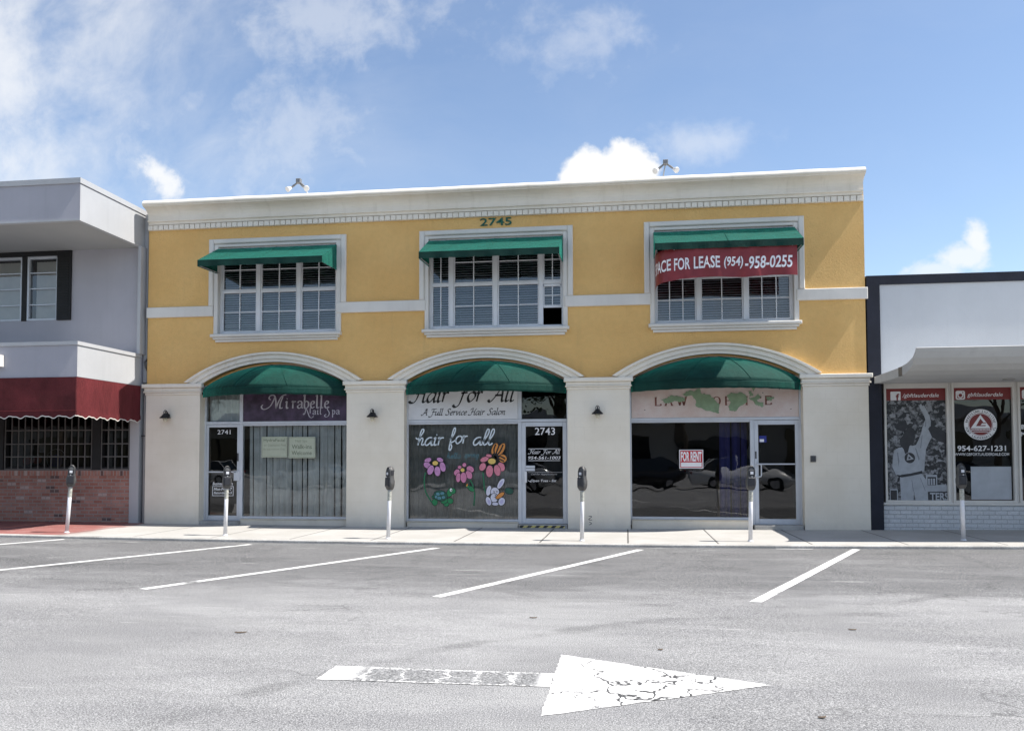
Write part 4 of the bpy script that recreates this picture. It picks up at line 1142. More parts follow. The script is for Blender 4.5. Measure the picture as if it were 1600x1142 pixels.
# butterfly
a, b = blobs('w', [(1085,345,36,76,.35),(1165,350,36,84,.5),(1185,465,50,48,.7)], 'orange', 7.4, 10); o = a.build('butterfly', M['ink'], wp); b.build('wings', M['orange'], o)
v = MB()
for p in ([(1085,420),(1075,350),(1100,285)], [(1095,425),(1120,350),(1150,285)], [(1110,430),(1160,360),(1190,290)], [(1100,440),(1160,440),(1215,470)], [(1100,445),(1150,475),(1200,500)], [(1080,430),(1110,470),(1060,400)]):
    brush(v, smooth_line([px(*q_) for q_ in p]), lay(9.5), .030)
v.build('markings', M['ink'], o)
# turtle
a, b = blobs('t', [(325,1015,34,44,0),(300,950,10,16,0),(465,1010,40,62,-.25),(520,1000,38,34,.5),(440,985,46,50,0),(520,890,36,62,.45),(555,875,34,36,0)], 'stem', 2.); o = a.build('turtle', M['ink'], wp); b.build('skin', M['stem'], o)
a, b = blobs('t', [(395,935,88,66,.1)], 'dkgreen', 5.); a.build('outline', M['ink'], o); b.build('shell', M['dkgreen'], o)
v = MB()
for e in ((365,915,24,20,.2),(420,905,24,18,-.1),(380,965,26,18,.1),(435,955,20,18,0),(340,950,14,18,0)): E(v, *e, 6.)
v.build('shell_plates', M['teal'], o)
v = MB(); E(v, 532,862,15,22,0,6.); v.build('eye', M['whiteink'], o); v = MB(); E(v, 536,866,6,9,0,6.6); v.build('pupil', M['ink'], o)
# bud on the middle stem
a, b = blobs('b', [(785,845,48,26,.6),(740,815,22,16,.3)], 'stem', 3.); o = a.build('painted_bud', M['ink'], wp); b.build('leaves', M['stem'], o)
v = MB(); E(v, 735,800,10,20,.3,4.6); v.build('tip', M['orange'], o)
# rabbit with a carrot
a, b = blobs('r', [(1160,780,30,72,.55),(1008,870,30,64,.25),(1085,885,52,56,0),(1075,960,44,56,0),(1005,1000,32,56,-.35),(1170,1005,40,50,.4),(1090,1035,40,20,0)], 'bunny', 3.)
o = a.build('rabbit', M['ink'], wp); b.build('fur', M['bunny'], o)
v = MB()
for e in ((1158,785,13,48,.55),(1012,1010,15,32,-.35),(1170,1008,20,28,.4)): E(v, *e, 6.)
v.build('paw_pads', M['pad'], o)
v = MB()
for p in ([(1065,870),(1075,890),(1085,872)], [(1100,868),(1110,888),(1120,870)], [(1080,915),(1092,925),(1104,915)], [(1092,925),(1090,950),(1070,945)]): brush(v, smooth_line([px(*q_) for q_ in p]), lay(6.2), .009)
v.build('face_lines', M['ink'], o)
a, b = blobs('c', [(1150,930,62,24,-.62)], 'orange', 6.4); a.build('outline', M['ink'], o); b.build('carrot', M['orange'], o)

# ---------------------------------------------------------------- wall lanterns, intercom, roof lights
def lantern(x, z, label):
    r = thing('wall_lantern', label, 'wall lamp', (x, -.03, z), 'black wall lanterns on the pilasters')
    y = -.155
    MB().lathe([(.0, .075), (.028, .072), (.05, .055), (.075, .02), (.115, -.015), (.122, -.03), (.112, -.032), (.06, -.005), (.0, .0)], (x, y, z), 20).build('lamp_shade', M['black'], r, smooth=True)
    MB().tube([(x, -.032, z+.02), (x, -.06, z+.085), (x-.0, -.10, z+.125), (x, -.145, z+.12), (x, y, z+.07)], .011, 8).build('arm', M['black'], r, smooth=True)
    MB().tube([(x, -.029, z+.03), (x, -.045, z+.03)], .045, 14).build('wall_plate', M['black'], r)
    MB().tube([(x-.035, y, z+.06), (x-.034, y, z+.115), (x-.012, y, z+.142), (x+.012, y, z+.142), (x+.034, y, z+.115), (x+.035, y, z+.06)], .008, 6).build('hook', M['black'], r)
    MB().lathe([(.034, -.02), (.044, -.045), (.046, -.07), (.038, -.095), (.018, -.11), (0, -.112)], (x, y, z), 14).build('bulb', M['bulb'], r, smooth=True)
lantern(-10.16, 2.41, 'black wall lantern left of door 2741')
lantern(-5.41, 2.39, 'black wall lantern between the nail spa and hair salon')
lantern(-.60, 2.41, 'black wall lantern between the hair salon and law office')
r = thing('intercom_box', 'small dark grey box on the pilaster right of the law office door', 'intercom', (3.695, -.03, 1.38))
MB().cbox(3.643, 3.748, -.055, -.028, 1.382, 1.507, .006).build('housing', M['meter'], r); MB().cbox(3.657, 3.734, -.060, -.054, 1.405, 1.49, .003).build('cover', M['darksteel'], r)

def floodlight(x, z, label, lean):
    r = thing('roof_floodlight', label, 'floodlight', (x, .05, z), 'twin floodlights on the parapet')
    y = .0
    top = (x, y, z+.30)
    MB().cbox(x-.052, x+.052, y-.05, y+.05, z+.27, z+.37, .01).build('junction_box', M['floodgrey'], r)
    MB().tube([(x+lean, y+.05, z-.05), (x+lean*.5, y+.02, z+.15), (x, y, z+.28)], .014, 8).build('post', M['steel'], r)
    for sgn in (-1, 1):
        a = Vector((x+sgn*.05, y, z+.27)); e = Vector((x+sgn*.17, y-.04, z+.16))
        MB().tube([a, (a+e)/2, e], [.018, .024, .018], 8).build('arm', M['floodgrey'], r)
        d = Vector((sgn*.6, -.75, -.55)).normalized()
        h = MB().tube([e-d*.03, e+d*.01, e+d*.06, e+d*.10], [.022, .035, .055, .062], 12).build('lamp_head', M['pole'], r, smooth=True)
        MB().tube([e+d*.101, e+d*.104], .055, 12).build('lens', M['lamplens'], h)
floodlight(-7.16, 7.29, 'twin floodlight on the parapet above the nail spa bay', .26)
floodlight(.84, 7.30, 'twin floodlight on the parapet above the lease banner', -.06)

# ---------------------------------------------------------------- parking meters
def meter(label, x, y, rz, tilt=0.):
    r = thing('parking_meter', label, 'parking meter', (0, 0, 0), 'parking meters along the kerb')
    MB().tube([(0, 0, 0), (0, 0, .46), (0, 0, .92)], .036, 16).build('pole', M['pole'], r, smooth=True)
    MB().tube([(0, 0, .006), (0, 0, .012), (0, 0, .03)], [.05, .05, .038], 16).build('pole_base', M['pole'], r)
    MB().lathe([(.0372, .70), (.0372, .885)], (0, 0, 0), 16).build('label_sleeve', M['label'], r)
    secs = [(.895, .040, .040), (.91, .062, .050), (.945, .082, .064), (1.0, .094, .068), (1.06, .096, .068), (1.11, .082, .060), (1.16, .074, .055), (1.235, .073, .054), (1.27, .066, .048), (1.30, .05, .038), (1.325, .028, .024), (1.333, .005, .005)]
    def sec(z, a, b, n=24):
        o = []; a *= .9
        for i in range(n):
            t_ = 2*PI*i/n; c_, s_ = math.cos(t_), math.sin(t_); e = .55
            o.append((a*math.copysign(abs(c_)**e, c_), b*math.copysign(abs(s_)**e, s_), z))
        return o
    h = MB().grid([sec(*q_) for q_ in secs], True).build('housing', M['meter'], r, smooth=True)
    MB().cbox(-.055, .055, -.066, -.050, 1.145, 1.245, .006).build('display_window', M['meterfront'], h)
    MB().rect(-.026, .026, 1.175, 1.222, -.0675).build('rate_card', M['signwhite'], h)
    MB().cbox(-.066, .066, -.080, -.060, .955, 1.125, .02).build('coin_door', M['meterfront'], h)
    MB().tube([(0, -.078, 1.135), (0, -.086, 1.135)], .012, 10).build('coin_slot', M['steel'], h)
    MB().grid([[(math.cos(q_*PI/10)*.055, yy_, 1.235+math.sin(q_*PI/10)*.085) for q_ in range(11)] for yy_ in (-.0535, .0535)]).build('dome', M['darksteel'], h, smooth=True)
    MB().cbox(.054, .069, -.03, .03, 1.165, 1.255, .004).build('side_window', M['meterfront'], h)
    return r
spots = [(-10.86, -2.42, 25, .07, 'leaning parking meter in front of the brick wall'), (-7.59, -2.40, 35, .02, 'parking meter in front of door 2741'), (-4.36, -2.52, -38, .03, 'parking meter left of the painted flowers window, face turned aside'),
         (-.81, -2.50, -32, .012, 'parking meter between the hair salon door and the law office window'), (2.12, -2.40, 6, .02, 'parking meter before the law office door, facing the road'), (5.72, -2.12, 4, -.012, 'parking meter in front of the round red logo window')]
m0 = meter(spots[0][4], 0, 0, 0)
for i, (x, y, rz, tl, lab) in enumerate(spots):
    o = m0 if i == 0 else dup(m0)
    o.location = (x, y, g(x)-.004); o['label'] = lab
    o.rotation_euler = (Matrix.Rotation(tl, 3, 'Y') @ Matrix.Rotation(math.radians(rz), 3, 'Z')).to_euler()

# fallen leaves and twigs on the road
def litter(x, y, l, w, a, label):
    n = 8; top = []
    for i in range(n+1):
        f = i/n; ww = w*(.25+.75*math.sin(PI*f)); px_ = (f-.5)*l; cv_ = .12*l*(f-.5)**2*4
        top.append([(px_, -ww/2+cv_, .002), (px_, cv_, .007), (px_, ww/2+cv_, .003)])
    c_, s_ = math.cos(a), math.sin(a)
    rows = [[(x+p[0]*c_-p[1]*s_, y+p[0]*s_+p[1]*c_, RZ+g(x)+.003+p[2]) for p in row] for row in top]
    o = MB().grid(rows).build('fallen_leaf', M['twig'], None, loc=(x, y, RZ+g(x))); o.modifiers.new('t', 'SOLIDIFY').thickness = .003
    tag(o, label, 'leaf', 'dry leaves on the road')
litter(-3.38, -10.48, .10, .022, .2, 'largest dry brown leaf on the road, left of the arrow')
litter(1.95, -9.75, .065, .018, -.1, 'dry leaf on the road below the rightmost parking line')
litter(.25, -10.7, .04, .016, .3, 'tiny dry leaf on the road just above the arrow head')
litter(1.12, -12.35, .05, .02, .4, 'dry leaf on the road in the lower right, below the arrow tip')
litter(-.9, -9.5, .07, .012, .1, 'thin dry leaf on the road between the arrow and the middle parking line')
# ---------------------------------------------------------------- grey building on the left
GB = thing('grey_building', 'grey two storey building with flat overhanging roof, balcony box and brick ground floor', 'building', (-14, 0, 0))
GX, GL0 = -10.86, -22.
def slab(name, z0, z1, m, cap=True):
    mb = MB().box(GL0, GX, -2.2, (8 if z0 > 5 else .0), z0, z1)
    return mb.build(name, m, GB)
rf = slab('roof_slab', 6.30, 7.02, M['grey'])
MB().box(GL0, GX+.02, -2.225, 8, 7.02, 7.13).build('roof_edge', M['pale'], rf)
MB().box(GL0, GX+.012, -2.212, 8, 6.262, 6.30).build('drip_edge', M['pale'], rf)
MB().poly([(GX+.003, -2.2, 6.305), (GX+.003, 7.9, 6.305), (GX+.003, 7.9, 7.0), (GX+.003, -2.2, 7.0)]).build('side_face', M['pale'], rf)
MB().poly([(GL0, -2.1, 6.259), (GL0, 0, 6.259), (GX-.1, 0, 6.259), (GX-.1, -2.1, 6.259)]).build('soffit', M['soffit'], rf)
bx = slab('balcony_box', 3.115, 3.755, M['grey'])
MB().box(GL0, GX+.022, -2.225, .0, 3.755, 3.83).build('balcony_cap', M['pale'], bx)
MB().poly([(GX+.003, -2.2, 3.12), (GX+.003, -.0, 3.12), (GX+.003, -.0, 3.75), (GX+.003, -2.2, 3.75)]).build('side_face', M['pale'], bx)
# upper wall with two window bays
WB = [(-15.2, -13.83), (-13.71, -12.93)]
ZB, ZT = 4.66, 6.15
wl = MB(); e = [GL0, -15.2, -13.83, -13.71, -12.93, GX-.02]
for i in (0, 2, 4): wl.box(e[i], e[i+1], .0, .2, ZB, ZT)
wl.box(GL0, GX-.02, .0, .2, 3.0, ZB); wl.box(GL0, GX-.02, .0, .2, ZT, 6.30)
wl.build('upper_wall', M['grey'], GB)
MB().box(GX-.02, GX+.055, -.13, .22, 3.83, 6.262).build('corner_trim', M['pale'], GB)
MB().box(GX-.02, GX+.0, .2, 8, -.1, 6.30).build('side_wall', M['grey'], GB)
for i, (a, b) in enumerate(WB):
    f = MB()
    f.cbox(a, a+.05, -.01, .1, ZB, ZT); f.cbox(b-.05, b, -.01, .1, ZB, ZT); f.cbox(a+.05, b-.05, -.008, .1, ZB, ZB+.05); f.cbox(a+.05, b-.05, -.008, .1, ZT-.06, ZT)
    for z in (4.66+.37, 4.66+.745, 4.66+1.11): f.box(a+.05, b-.05, .02, .05, z-.012, z+.012)
    o = f.build('window', M['alu'], GB)
    MB().rect(a+.05, b-.05, ZB+.05, ZT-.06, .055).build('pane', M['upglass'], o)
    vb = MB(); x = a+.06+(.09 if i else 0)
    while x < b-.06:
        vb.poly([(x, .12, ZB+.06), (min(x+.085, b-.05), .15, ZB+.06), (min(x+.085, b-.05), .15, ZT-.10), (x, .12, ZT-.10)]); x += .083
    vb.build('vertical_blind', M['beige'], o)
    rm = MB().box(a-.02, b+.02, .201, 1.5, ZB-.1, ZT+.1); rm.f = rm.f[:2]+rm.f[3:]; rm.build('interior', M['room'], o)
MB().cbox(-12.93, -12.585, -.055, -.002, 4.655, 6.255, .008).build('shutter', M['black'], GB)
sl_ = MB()
for k in range(24): sl_.box(-12.885, -12.63, -.064, -.052, 4.74+k*.061, 4.775+k*.061)
sl_.build('shutter_slats', M['black'], GB)
MB().cbox(-16, -12.93, -.05, -.002, 6.152, 6.255, .006).build('window_head_trim', M['black'], GB)
MB().cbox(-13.83, -13.71, -.03, -.002, 4.655, 6.152, .006).build('window_post', M['black'], GB)
# ground floor: brick, grilles, corner column
MB().box(GL0, -11.085, .0, .25, -.15, 1.10).build('brick_wall', M['brick'], GB)
MB().box(GL0, -11.085, -.018, .25, 1.101, 1.225).build('brick_sill', M['soldier'], GB)
MB().box(-11.083, GX+.0, -.02, .3, -.15, 3.115).build('corner_column', M['pale'], GB)
MB().box(GL0, -11.085, .02, .25, 2.45, 3.115).build('lintel', M['black'], GB)
MB().cbox(-12.0, -11.80, -.03, .2, 1.226, 2.45).build('window_post', M['black'], GB)
MB().cbox(-14.42, -14.21, -.03, .2, 1.226, 2.45).build('window_post', M['black'], GB)
for a, b in ((-14.20, -12.0), (-11.80, -11.09), (-16.5, -14.43)):
    f = MB(); f.box(a, b, .04, .14, 1.226, 1.30); f.box(a, a+.05, .04, .14, 1.30, 2.45); f.box(b-.05, b, .04, .14, 1.30, 2.45)
    o = f.build('barred_window', M['black'], GB)
    MB().rect(a+.05, b-.05, 1.30, 2.45, .09).build('pane', M['darkglass'], o)
    br = MB(); n = max(4, round((b-a)/.168))
    for k in range(n+1):
        x = a+.02+(b-a-.04)*k/n; br.box(x-.0105, x+.0105, -.012, .009, 1.236, 2.6)
    for z in (1.25, 1.53, 1.82, 2.13): br.box(a+.02, b-.02, -.020, -.0125, z-.012, z+.012)
    br.build('grille', M['bars'], o)
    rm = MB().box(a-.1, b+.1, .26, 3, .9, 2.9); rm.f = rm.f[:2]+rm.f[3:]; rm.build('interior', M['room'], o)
# the narrow recess between the two buildings
MB().box(GX+.002, XL-.002, .20, .3, -.1, 7.25).build('gap_infill', M['soffit'], GB)
MB().box(GX+.002, GX+.09, .10, .199, 3.2, 7.05).build('gap_flashing', M['pale'], GB)
pt = thing('drain_pipe', 'thin dark pipe with an elbow beside the yellow wall edge', 'pipe', (-10.745, -.0, .1))
MB().tube([(-10.745, .12, 7.0), (-10.745, .10, 4.1), (-10.745, .10, 3.75), (-10.80, .06, 3.66), (-10.775, .06, 3.55), (-10.745, .10, 3.45), (-10.745, .10, 3.2)], .022, 8).build('pipe', M['bars'], pt, smooth=True)
MB().tube([(-10.775, .07, .0), (-10.775, .07, 2.9)], .03, 10).build('lower_pipe', M['soffit'], pt)
MB().box(-10.84, -10.71, .03, .11, 1.98, 2.005).build('bracket', M['darksteel'], pt)
lb = thing('wall_light_box', 'small white light box at the far left end of the balcony front', 'wall light', (-12.6, -2.2, 3.3))
MB().cbox(-12.72, -12.46, -2.33, -2.203, 3.34, 3.575, .012).build('housing', M['white'], lb)
MB().cbox(-12.70, -12.48, -2.34, -2.331, 3.36, 3.44, .004).build('lens', M['lamplens'], lb)

# maroon awning under the balcony, with its scalloped valance
ma = thing('maroon_awning', 'maroon box awning with scalloped white-edged valance on the grey building', 'awning', (-14, -2.2, 2.3))
pth = [(GL0, -2.215), (GX+.0, -2.215), (GX+.012, -2.2), (GX+.012, -.0)]
def seg(n0=150, n1=36):
    out = []
    for i in range(n0): out.append((GL0+(GX-GL0)*i/(n0-1), -2.222, 0))
    for i in range(n1): out.append((GX+.014, -2.21+2.20*i/(n1-1), 1))
    return out
P_ = seg()
rows = [[(x, y+(.010*math.sin(x*3.1)*(1-abs(2*j/5-1)) if s_ == 0 else 0), 3.112+(2.44-3.112)*j/5) for x, y, s_ in P_] for j in range(6)]
MB().grid(rows).build('canopy', M['maroon'], ma)
def edge(x, y, s_):
    d_ = (x-GX) if s_ == 0 else (y+2.2)
    return 2.318+.020*math.sin(d_*2*PI/.36+.6)+.010*math.sin(d_*4*PI/.36+1.9)
rows = [[(x-(0), y-(.010 if s_ == 0 else 0), 2.438+(edge(x, y, s_)-2.438)*j/3) if s_ == 0 else (x+.010, y, 2.438+(edge(x, y, s_)-2.438)*j/3) for x, y, s_ in P_] for j in range(4)]
fine_ = []
for i in range(560): fine_.append((GL0+(GX-GL0)*i/559, -2.232, 0))
for i in range(110): fine_.append((GX+.024, -2.21+2.20*i/109, 1))
MB().grid([[(x, y, 2.438+(edge(x, y, s_)-2.438)*j/2) for x, y, s_ in fine_] for j in range(3)]).build('valance', M['maroon'], ma)
pp = MB()
pp.grid([[(x+(.003 if s_ else 0), y-(0 if s_ else .003), edge(x, y, s_)+dz) for x, y, s_ in fine_] for dz in (-.008, .010)])
pp.build('piping', M['piping'], ma)
pp = MB().tube([(GL0, -2.23, 2.442), (GX+.02, -2.23, 2.442), (GX+.02, -.02, 2.442)], .008, 6); pp.build('seam', M['maroon'], ma)
# things seen through the grille
r = thing('bar_sign', 'round blue sign with bare wire behind the barred window', 'sign', (-13.0, .3, 1.3))
MB().tube([(-13.12, .30, 1.43), (-13.12, .33, 1.43)], .15, 24).build('disc', M['blueplastic'], r)
MB().tube([(-13.12+.24*math.cos(a*.35), .31, 1.47+.24*math.sin(a*.35)) for a in range(15)], .010, 6).build('wire', M['steel'], r)
r = thing('bar_sign', 'dull red two part sign low behind the barred window', 'sign', (-13.8, .3, 1.3))
MB().ell(-13.86, 1.44, .11, .10, 0, .30).ell(-13.60, 1.45, .12, .09, .2, .30).build('letters', M['redplastic'], r)
MB().box(-14.02, -13.45, .32, .34, 1.33, 1.56).build('board', M['black'], r)
r = MB().box(-13.40, -13.27, .108, .112, 1.63, 1.81).build('paper_notice', M['signwhite'], None, loc=(-13.33, .11, 1.63)); tag(r, 'small white paper notice taped inside the barred window', 'notice')

# ---------------------------------------------------------------- white building on the right
WBd = thing('white_building', 'single storey white building with dark navy border and painted brick base', 'building', (9, 0, 0))
RX0, RX1 = 4.785, 16.
MB().box(RX0, 5.035, -.012, .3, -.15, 5.11).build('corner_trim', M['navy'], WBd)
MB().box(5.035, RX1, -.010, .3, 4.925, 5.11).build('parapet_trim', M['navy'], WBd)
MB().box(5.035, RX1, .02, .3, 2.98, 4.925).build('upper_wall', M['panel'], WBd)
MB().box(RX0, RX0+.02, .3, 12, -.1, 5.09).build('side_wall', M['panel'], WBd)
MB().box(RX0+.02, RX1, .3, 12, 4.95, 5.0).build('roof', M['soffit'], WBd)
MB().box(5.035, RX1, .07, .3, -.15, .525).build('brick_base', M['wbrick'], WBd)
MB().cbox(5.035, RX1, .045, .3, .526, .575, .008).build('base_ledge', M['white'], WBd)
WY = .12
for i, (a, b) in enumerate(((5.10, 6.325), (6.375, 7.545), (7.595, 8.77), (8.82, 10.0))):
    f = MB(); f.cbox(a, a+.045, WY-.05, WY+.06, .575, 2.98); f.cbox(b-.045, b, WY-.05, WY+.06, .575, 2.98)
    f.cbox(a+.045, b-.045, WY-.05, WY+.06, .575, .62); f.cbox(a+.045, b-.045, WY-.05, WY+.06, 2.845, 2.98)
    f.box(b+.001, b+.049, WY-.02, WY+.06, .575, 2.98)
    o = f.build('shop_window', M['white'], WBd)
    MB().rect(a+.045, b-.045, .62, 2.845, WY+.02).build('pane', M['darkglass'], o)
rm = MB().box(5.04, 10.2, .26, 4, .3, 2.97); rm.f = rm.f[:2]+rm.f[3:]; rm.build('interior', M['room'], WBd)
MB().box(10.05, RX1, .1, .3, .575, 2.98).build('end_wall', M['panel'], WBd)
# canopy: flat underside that sweeps up into a raised lip
cv = [(.018, 2.94), (-.3, 2.935), (-1.2, 2.925), (-1.75, 2.94), (-2.05, 2.985), (-2.25, 3.07), (-2.38, 3.17), (-2.46, 3.275), (-2.475, 3.30), (-2.50, 3.335), (-2.47, 3.345), (-2.42, 3.28), (-2.30, 3.20), (-2.0, 3.13), (-1.6, 3.095), (.018, 3.075)]
CA = 4.90
cp = MB().sweepX(cv+[cv[0]], CA, RX1, False, 12)
cp.poly([(CA, y, z) for y, z in cv]); cp.poly([(RX1, y, z) for y, z in cv[::-1]])
cn = cp.build('canopy', M['canopy'], WBd)
MB().box(CA-.004, CA+.02, -1.72, -1.52, 2.935, 3.10).build('end_bracket', M['bars'], cn)
MB().tube([(7.05, -.85, 2.925), (7.05, -.85, 2.905)], .10, 14).build('downlight', M['soffit'], cn)

# window films
FY = WY+.017
def film(label, a, b):
    r = thing('window_film', label, 'window graphic', ((a+b)/2, FY, .62)); return r
r = film('grey photo print of an athlete from behind with raised arm, under a red strip', 5.145, 6.28)
MB().rect(5.146, 6.279, .621, 2.605, FY).build('photo_print', M['crowd'], r)
MB().rect(5.146, 6.279, 2.606, 2.844, FY-.0005).build('red_strip', M['bandred'], r)
ic = MB().flat([(5.255, 2.61), (5.425, 2.61), (5.437, 2.622), (5.437, 2.775), (5.425, 2.787), (5.255, 2.787), (5.243, 2.775), (5.243, 2.622)], FY-.0015); ic.build('icon_tile', M['whiteink'], r)
tb = MB(); put_text(tb, 'f', 5.345, 5.412, 2.612, 2.745, FY-.0025, bold=.04); tb.build('icon_letter', M['bandred'], r)
tb = MB(); put_text(tb, '/gbftlauderdale', 5.47, 6.16, 2.645, 2.745, FY-.0015, shear=.22, bold=.008); tb.build('lettering', M['whiteink'], r)
mp = lambda x, y: (5.472+(x-182)*.002018, 2.731-(y-92)*.00212)
def shp(name, m, polys, k):
    mb = MB()
    for p in polys: mb.flat([mp(*q_) for q_ in p][::-1], FY-.001*k)
    return mb.build(name, m, r)
shp('sign_band', M['gi'], [[(385,850),(490,850),(490,945),(596,945),(596,1003),(392,1008)], [(45,985),(120,985),(120,1090),(45,1090)]], 1)
shp('sign_dark_ground', M['darkprint'], [[(400,870),(480,870),(480,948),(400,948)], [(395,1012),(596,1006),(596,1098),(395,1098)], [(52,995),(112,995),(112,1090),(52,1090)]], 2)  # dark printed ground behind the bars and letters
tb = MB(); put_text(tb, 'TERS', mp(420,0)[0], mp(592,0)[0], mp(0,1090)[1], mp(0,1016)[1], FY-.003, bold=.03); tb.build('lettering', M['gi'], r)
tb = MB()
for i in range(3): tb.rect(mp(405+i*24,0)[0], mp(421+i*24,0)[0], mp(0,945)[1], mp(0,885)[1], FY-.003)
tb.build('sign_bars', M['gi'], r)
body = [(225,560),(262,578),(300,570),(325,520),(348,465),(365,400),(380,372),(420,395),(456,440),(446,500),(415,560),(392,610),(380,700),(372,812),(340,832),(240,845),(150,855),(104,848),(72,775),(84,660),(100,618),(135,596),(175,590)]
arm = [(388,405),(372,372),(392,335),(372,270),(340,222),(342,190),(356,182),(364,205),(378,196),(388,212),(402,240),(432,300),(442,350),(440,395),(418,405)]
shp('jacket', M['gi'], [body], 4)
shp('forearm', M['gi'], [arm], 5)
shp('trousers', M['gi'], [[(142,872),(240,858),(345,838),(388,900),(400,1000),(402,1098),(285,1098),(272,1000),(262,1098),(150,1098)]], 4)
shp('folds', M['gidark'], [[(120,640),(128,640),(140,720),(132,780)], [(290,600),(298,600),(330,700),(322,720)], [(250,900),(256,900),(268,1000),(262,1010)], [(385,400),(395,400),(400,350),(392,345)], [(330,880),(336,880),(380,1000),(374,1000)], [(355,480),(362,478),(345,600),(338,600)]], 6)
shp('hair', M['darkprint'], [[(185,470),(215,420),(250,405),(285,440),(292,500),(272,560),(238,580),(222,640),(196,655),(182,610),(150,570),(148,520)], [(98,400),(150,345),(210,340),(226,400),(180,445),(120,425)]], 7)
shp('belt', M['darkprint'], [[(150,850),(240,838),(350,812),(356,838),(240,862),(153,876)]], 8)
shp('second_arm', M['darkprint'], [[(415,418),(452,384),(520,415),(592,462),(592,562),(520,540),(450,498)]], 7)
bd = MB(); x, z = mp(238, 692); bd.ell(x, z, .10, .105, 0, FY-.008); bd.build('back_patch', M['darkprint'], r)
bt = MB(); bt.flat([(x-.06, z-.05), (x+.075, z-.02), (x-.03, z+.085)], FY-.009); bt.build('patch_triangle', M['gi'], r)
bt = MB(); bt.flat([(x-.03, z-.022), (x+.025, z-.01), (x-.018, z+.035)], FY-.0098); bt.build('patch_centre', M['darkprint'], r)

r = film('camera icon strip above a round red and white club logo and phone number', 6.42, 7.5)
MB().rect(6.421, 7.499, 2.606, 2.844, FY-.0005).build('red_strip', M['bandred'], r)
def tile(x0, x1, z0, z1, c, y):
    return MB().flat([(x0+c, z0), (x1-c, z0), (x1, z0+c), (x1, z1-c), (x1-c, z1), (x0+c, z1), (x0, z1-c), (x0, z0+c)], y)
def camera_icon(r, x0, z0):
    tile(x0, x0+.175, z0, z0+.175, .022, FY-.0015).build('icon_tile', M['whiteink'], r)
    a = tile(x0+.026, x0+.149, z0+.024, z0+.108, .014, FY-.0022); a.ell(x0+.135, z0+.14, .012, .012, 0, FY-.0022); a.build('icon_body', M['bandred'], r)
    MB().ell(x0+.0875, z0+.085, .056, .056, 0, FY-.0028, 28).build('icon_ring', M['whiteink'], r)
    MB().ell(x0+.0875, z0+.085, .034, .034, 0, FY-.0034, 24).build('icon_lens', M['bandred'], r)
camera_icon(r, 6.475, 2.612)
tb = MB(); put_text(tb, 'gbftlauderdale', 6.69, 7.35, 2.645, 2.745, FY-.0015, shear=.22, bold=.008); tb.build('lettering', M['whiteink'], r)
lx, lz = 6.925, 2.115
MB().ell(lx, lz, .305, .305, 0, FY-.001, 64).build('logo_disc', M['whiteink'], r)
MB().ring(lx, lz, .222, .229, FY-.0018, 64).build('logo_ring', M['bandred'], r)
MB().ell(lx, lz, .212, .212, 0, FY-.0018, 56).build('logo_field', M['bandred'], r)
MB().flat([(lx-.185, lz-.075), (lx+.185, lz-.075), (lx+.0, lz+.195)], FY-.0026).build('logo_triangle', M['whiteink'], r)
tb = MB(); tb.flat([(lx-.085, lz-.032), (lx+.095, lz-.032), (lx+.095, lz-.012), (lx+.0, lz-.012), (lx+.028, lz+.022), (lx+.106, lz+.022), (lx+.094, lz+.04), (lx+.055, lz+.04), (lx, lz+.118)], FY-.0034); tb.build('logo_cut', M['bandred'], r)
tb = MB(); tb.rect(lx-.172, lx+.172, lz-.118, lz-.088, FY-.0026); tb.rect(lx-.14, lx+.14, lz-.150, lz-.138, FY-.0026); tb.build('logo_bars', M['whiteink'], r)
tb = MB(); put_text(tb, 'GRACIE BARRA', lx-.165, lx+.165, lz-.114, lz-.092, FY-.0034, bold=.02); tb.build('logo_name', M['bandred'], r)
def ringtext(mb, t_, a0, a1, rad, h, flip, y):
    n = len(t_)
    for i, ch in enumerate(t_):
        if ch == ' ': continue
        a = a0+(a1-a0)*(i+.5)/n
        v_, f_ = text_geo(ch, .02); mxw = max(p[0] for p in v_); k = h/.73; w_ = mxw*.5*k
        bn_ = len(mb.v)
        for p in v_:
            X = p[0]*k-w_; Z = (p[1]*k)-h/2
            if flip: ang = a+PI/2
            else: ang = a-PI/2
            mb.v.append((lx+rad*math.cos(a)+X*math.cos(ang)-Z*math.sin(ang), y, lz+rad*math.sin(a)+X*math.sin(ang)+Z*math.cos(ang)))
        mb.f += [tuple(bn_+q_ for q_ in fa) for fa in f_]
tb = MB(); ringtext(tb, 'BRAZILIAN JIU-JITSU', math.radians(172), math.radians(8), .266, .042, False, FY-.0018); tb.build('logo_lettering', M['ink'], r); tb = MB(); ringtext(tb, 'FORT LAUDERDALE, FL', math.radians(190), math.radians(350), .266, .042, True, FY-.0018); tb.build('logo_lettering', M['ink'], r)
tb = MB(); put_text(tb, '954-627-1231', 6.485, 7.385, 1.59, 1.70, FY-.0012, bold=.02); tb.build('phone_number', M['whiteink'], r); put_text(MB(), 'WWW.GBFORTLAUDERDALE.COM', 6.435, 7.44, 1.50, 1.555, FY-.0012, bold=.01).build('web_address', M['whiteink'], r)
MB().rect(6.725, 7.47, .64, 1.285, FY+.001).build('pale_panel', M['palepanel'], r)  # plain pale grey rectangle low in the window
r = film('red strip and two white letters on the rightmost window, cut by the picture edge', 7.64, 8.72)
MB().rect(7.641, 8.724, 2.606, 2.844, FY-.0005).build('red_strip', M['bandred'], r)
tile(7.70, 7.875, 2.615, 2.79, .022, FY-.0015).build('icon_tile', M['whiteink'], r)
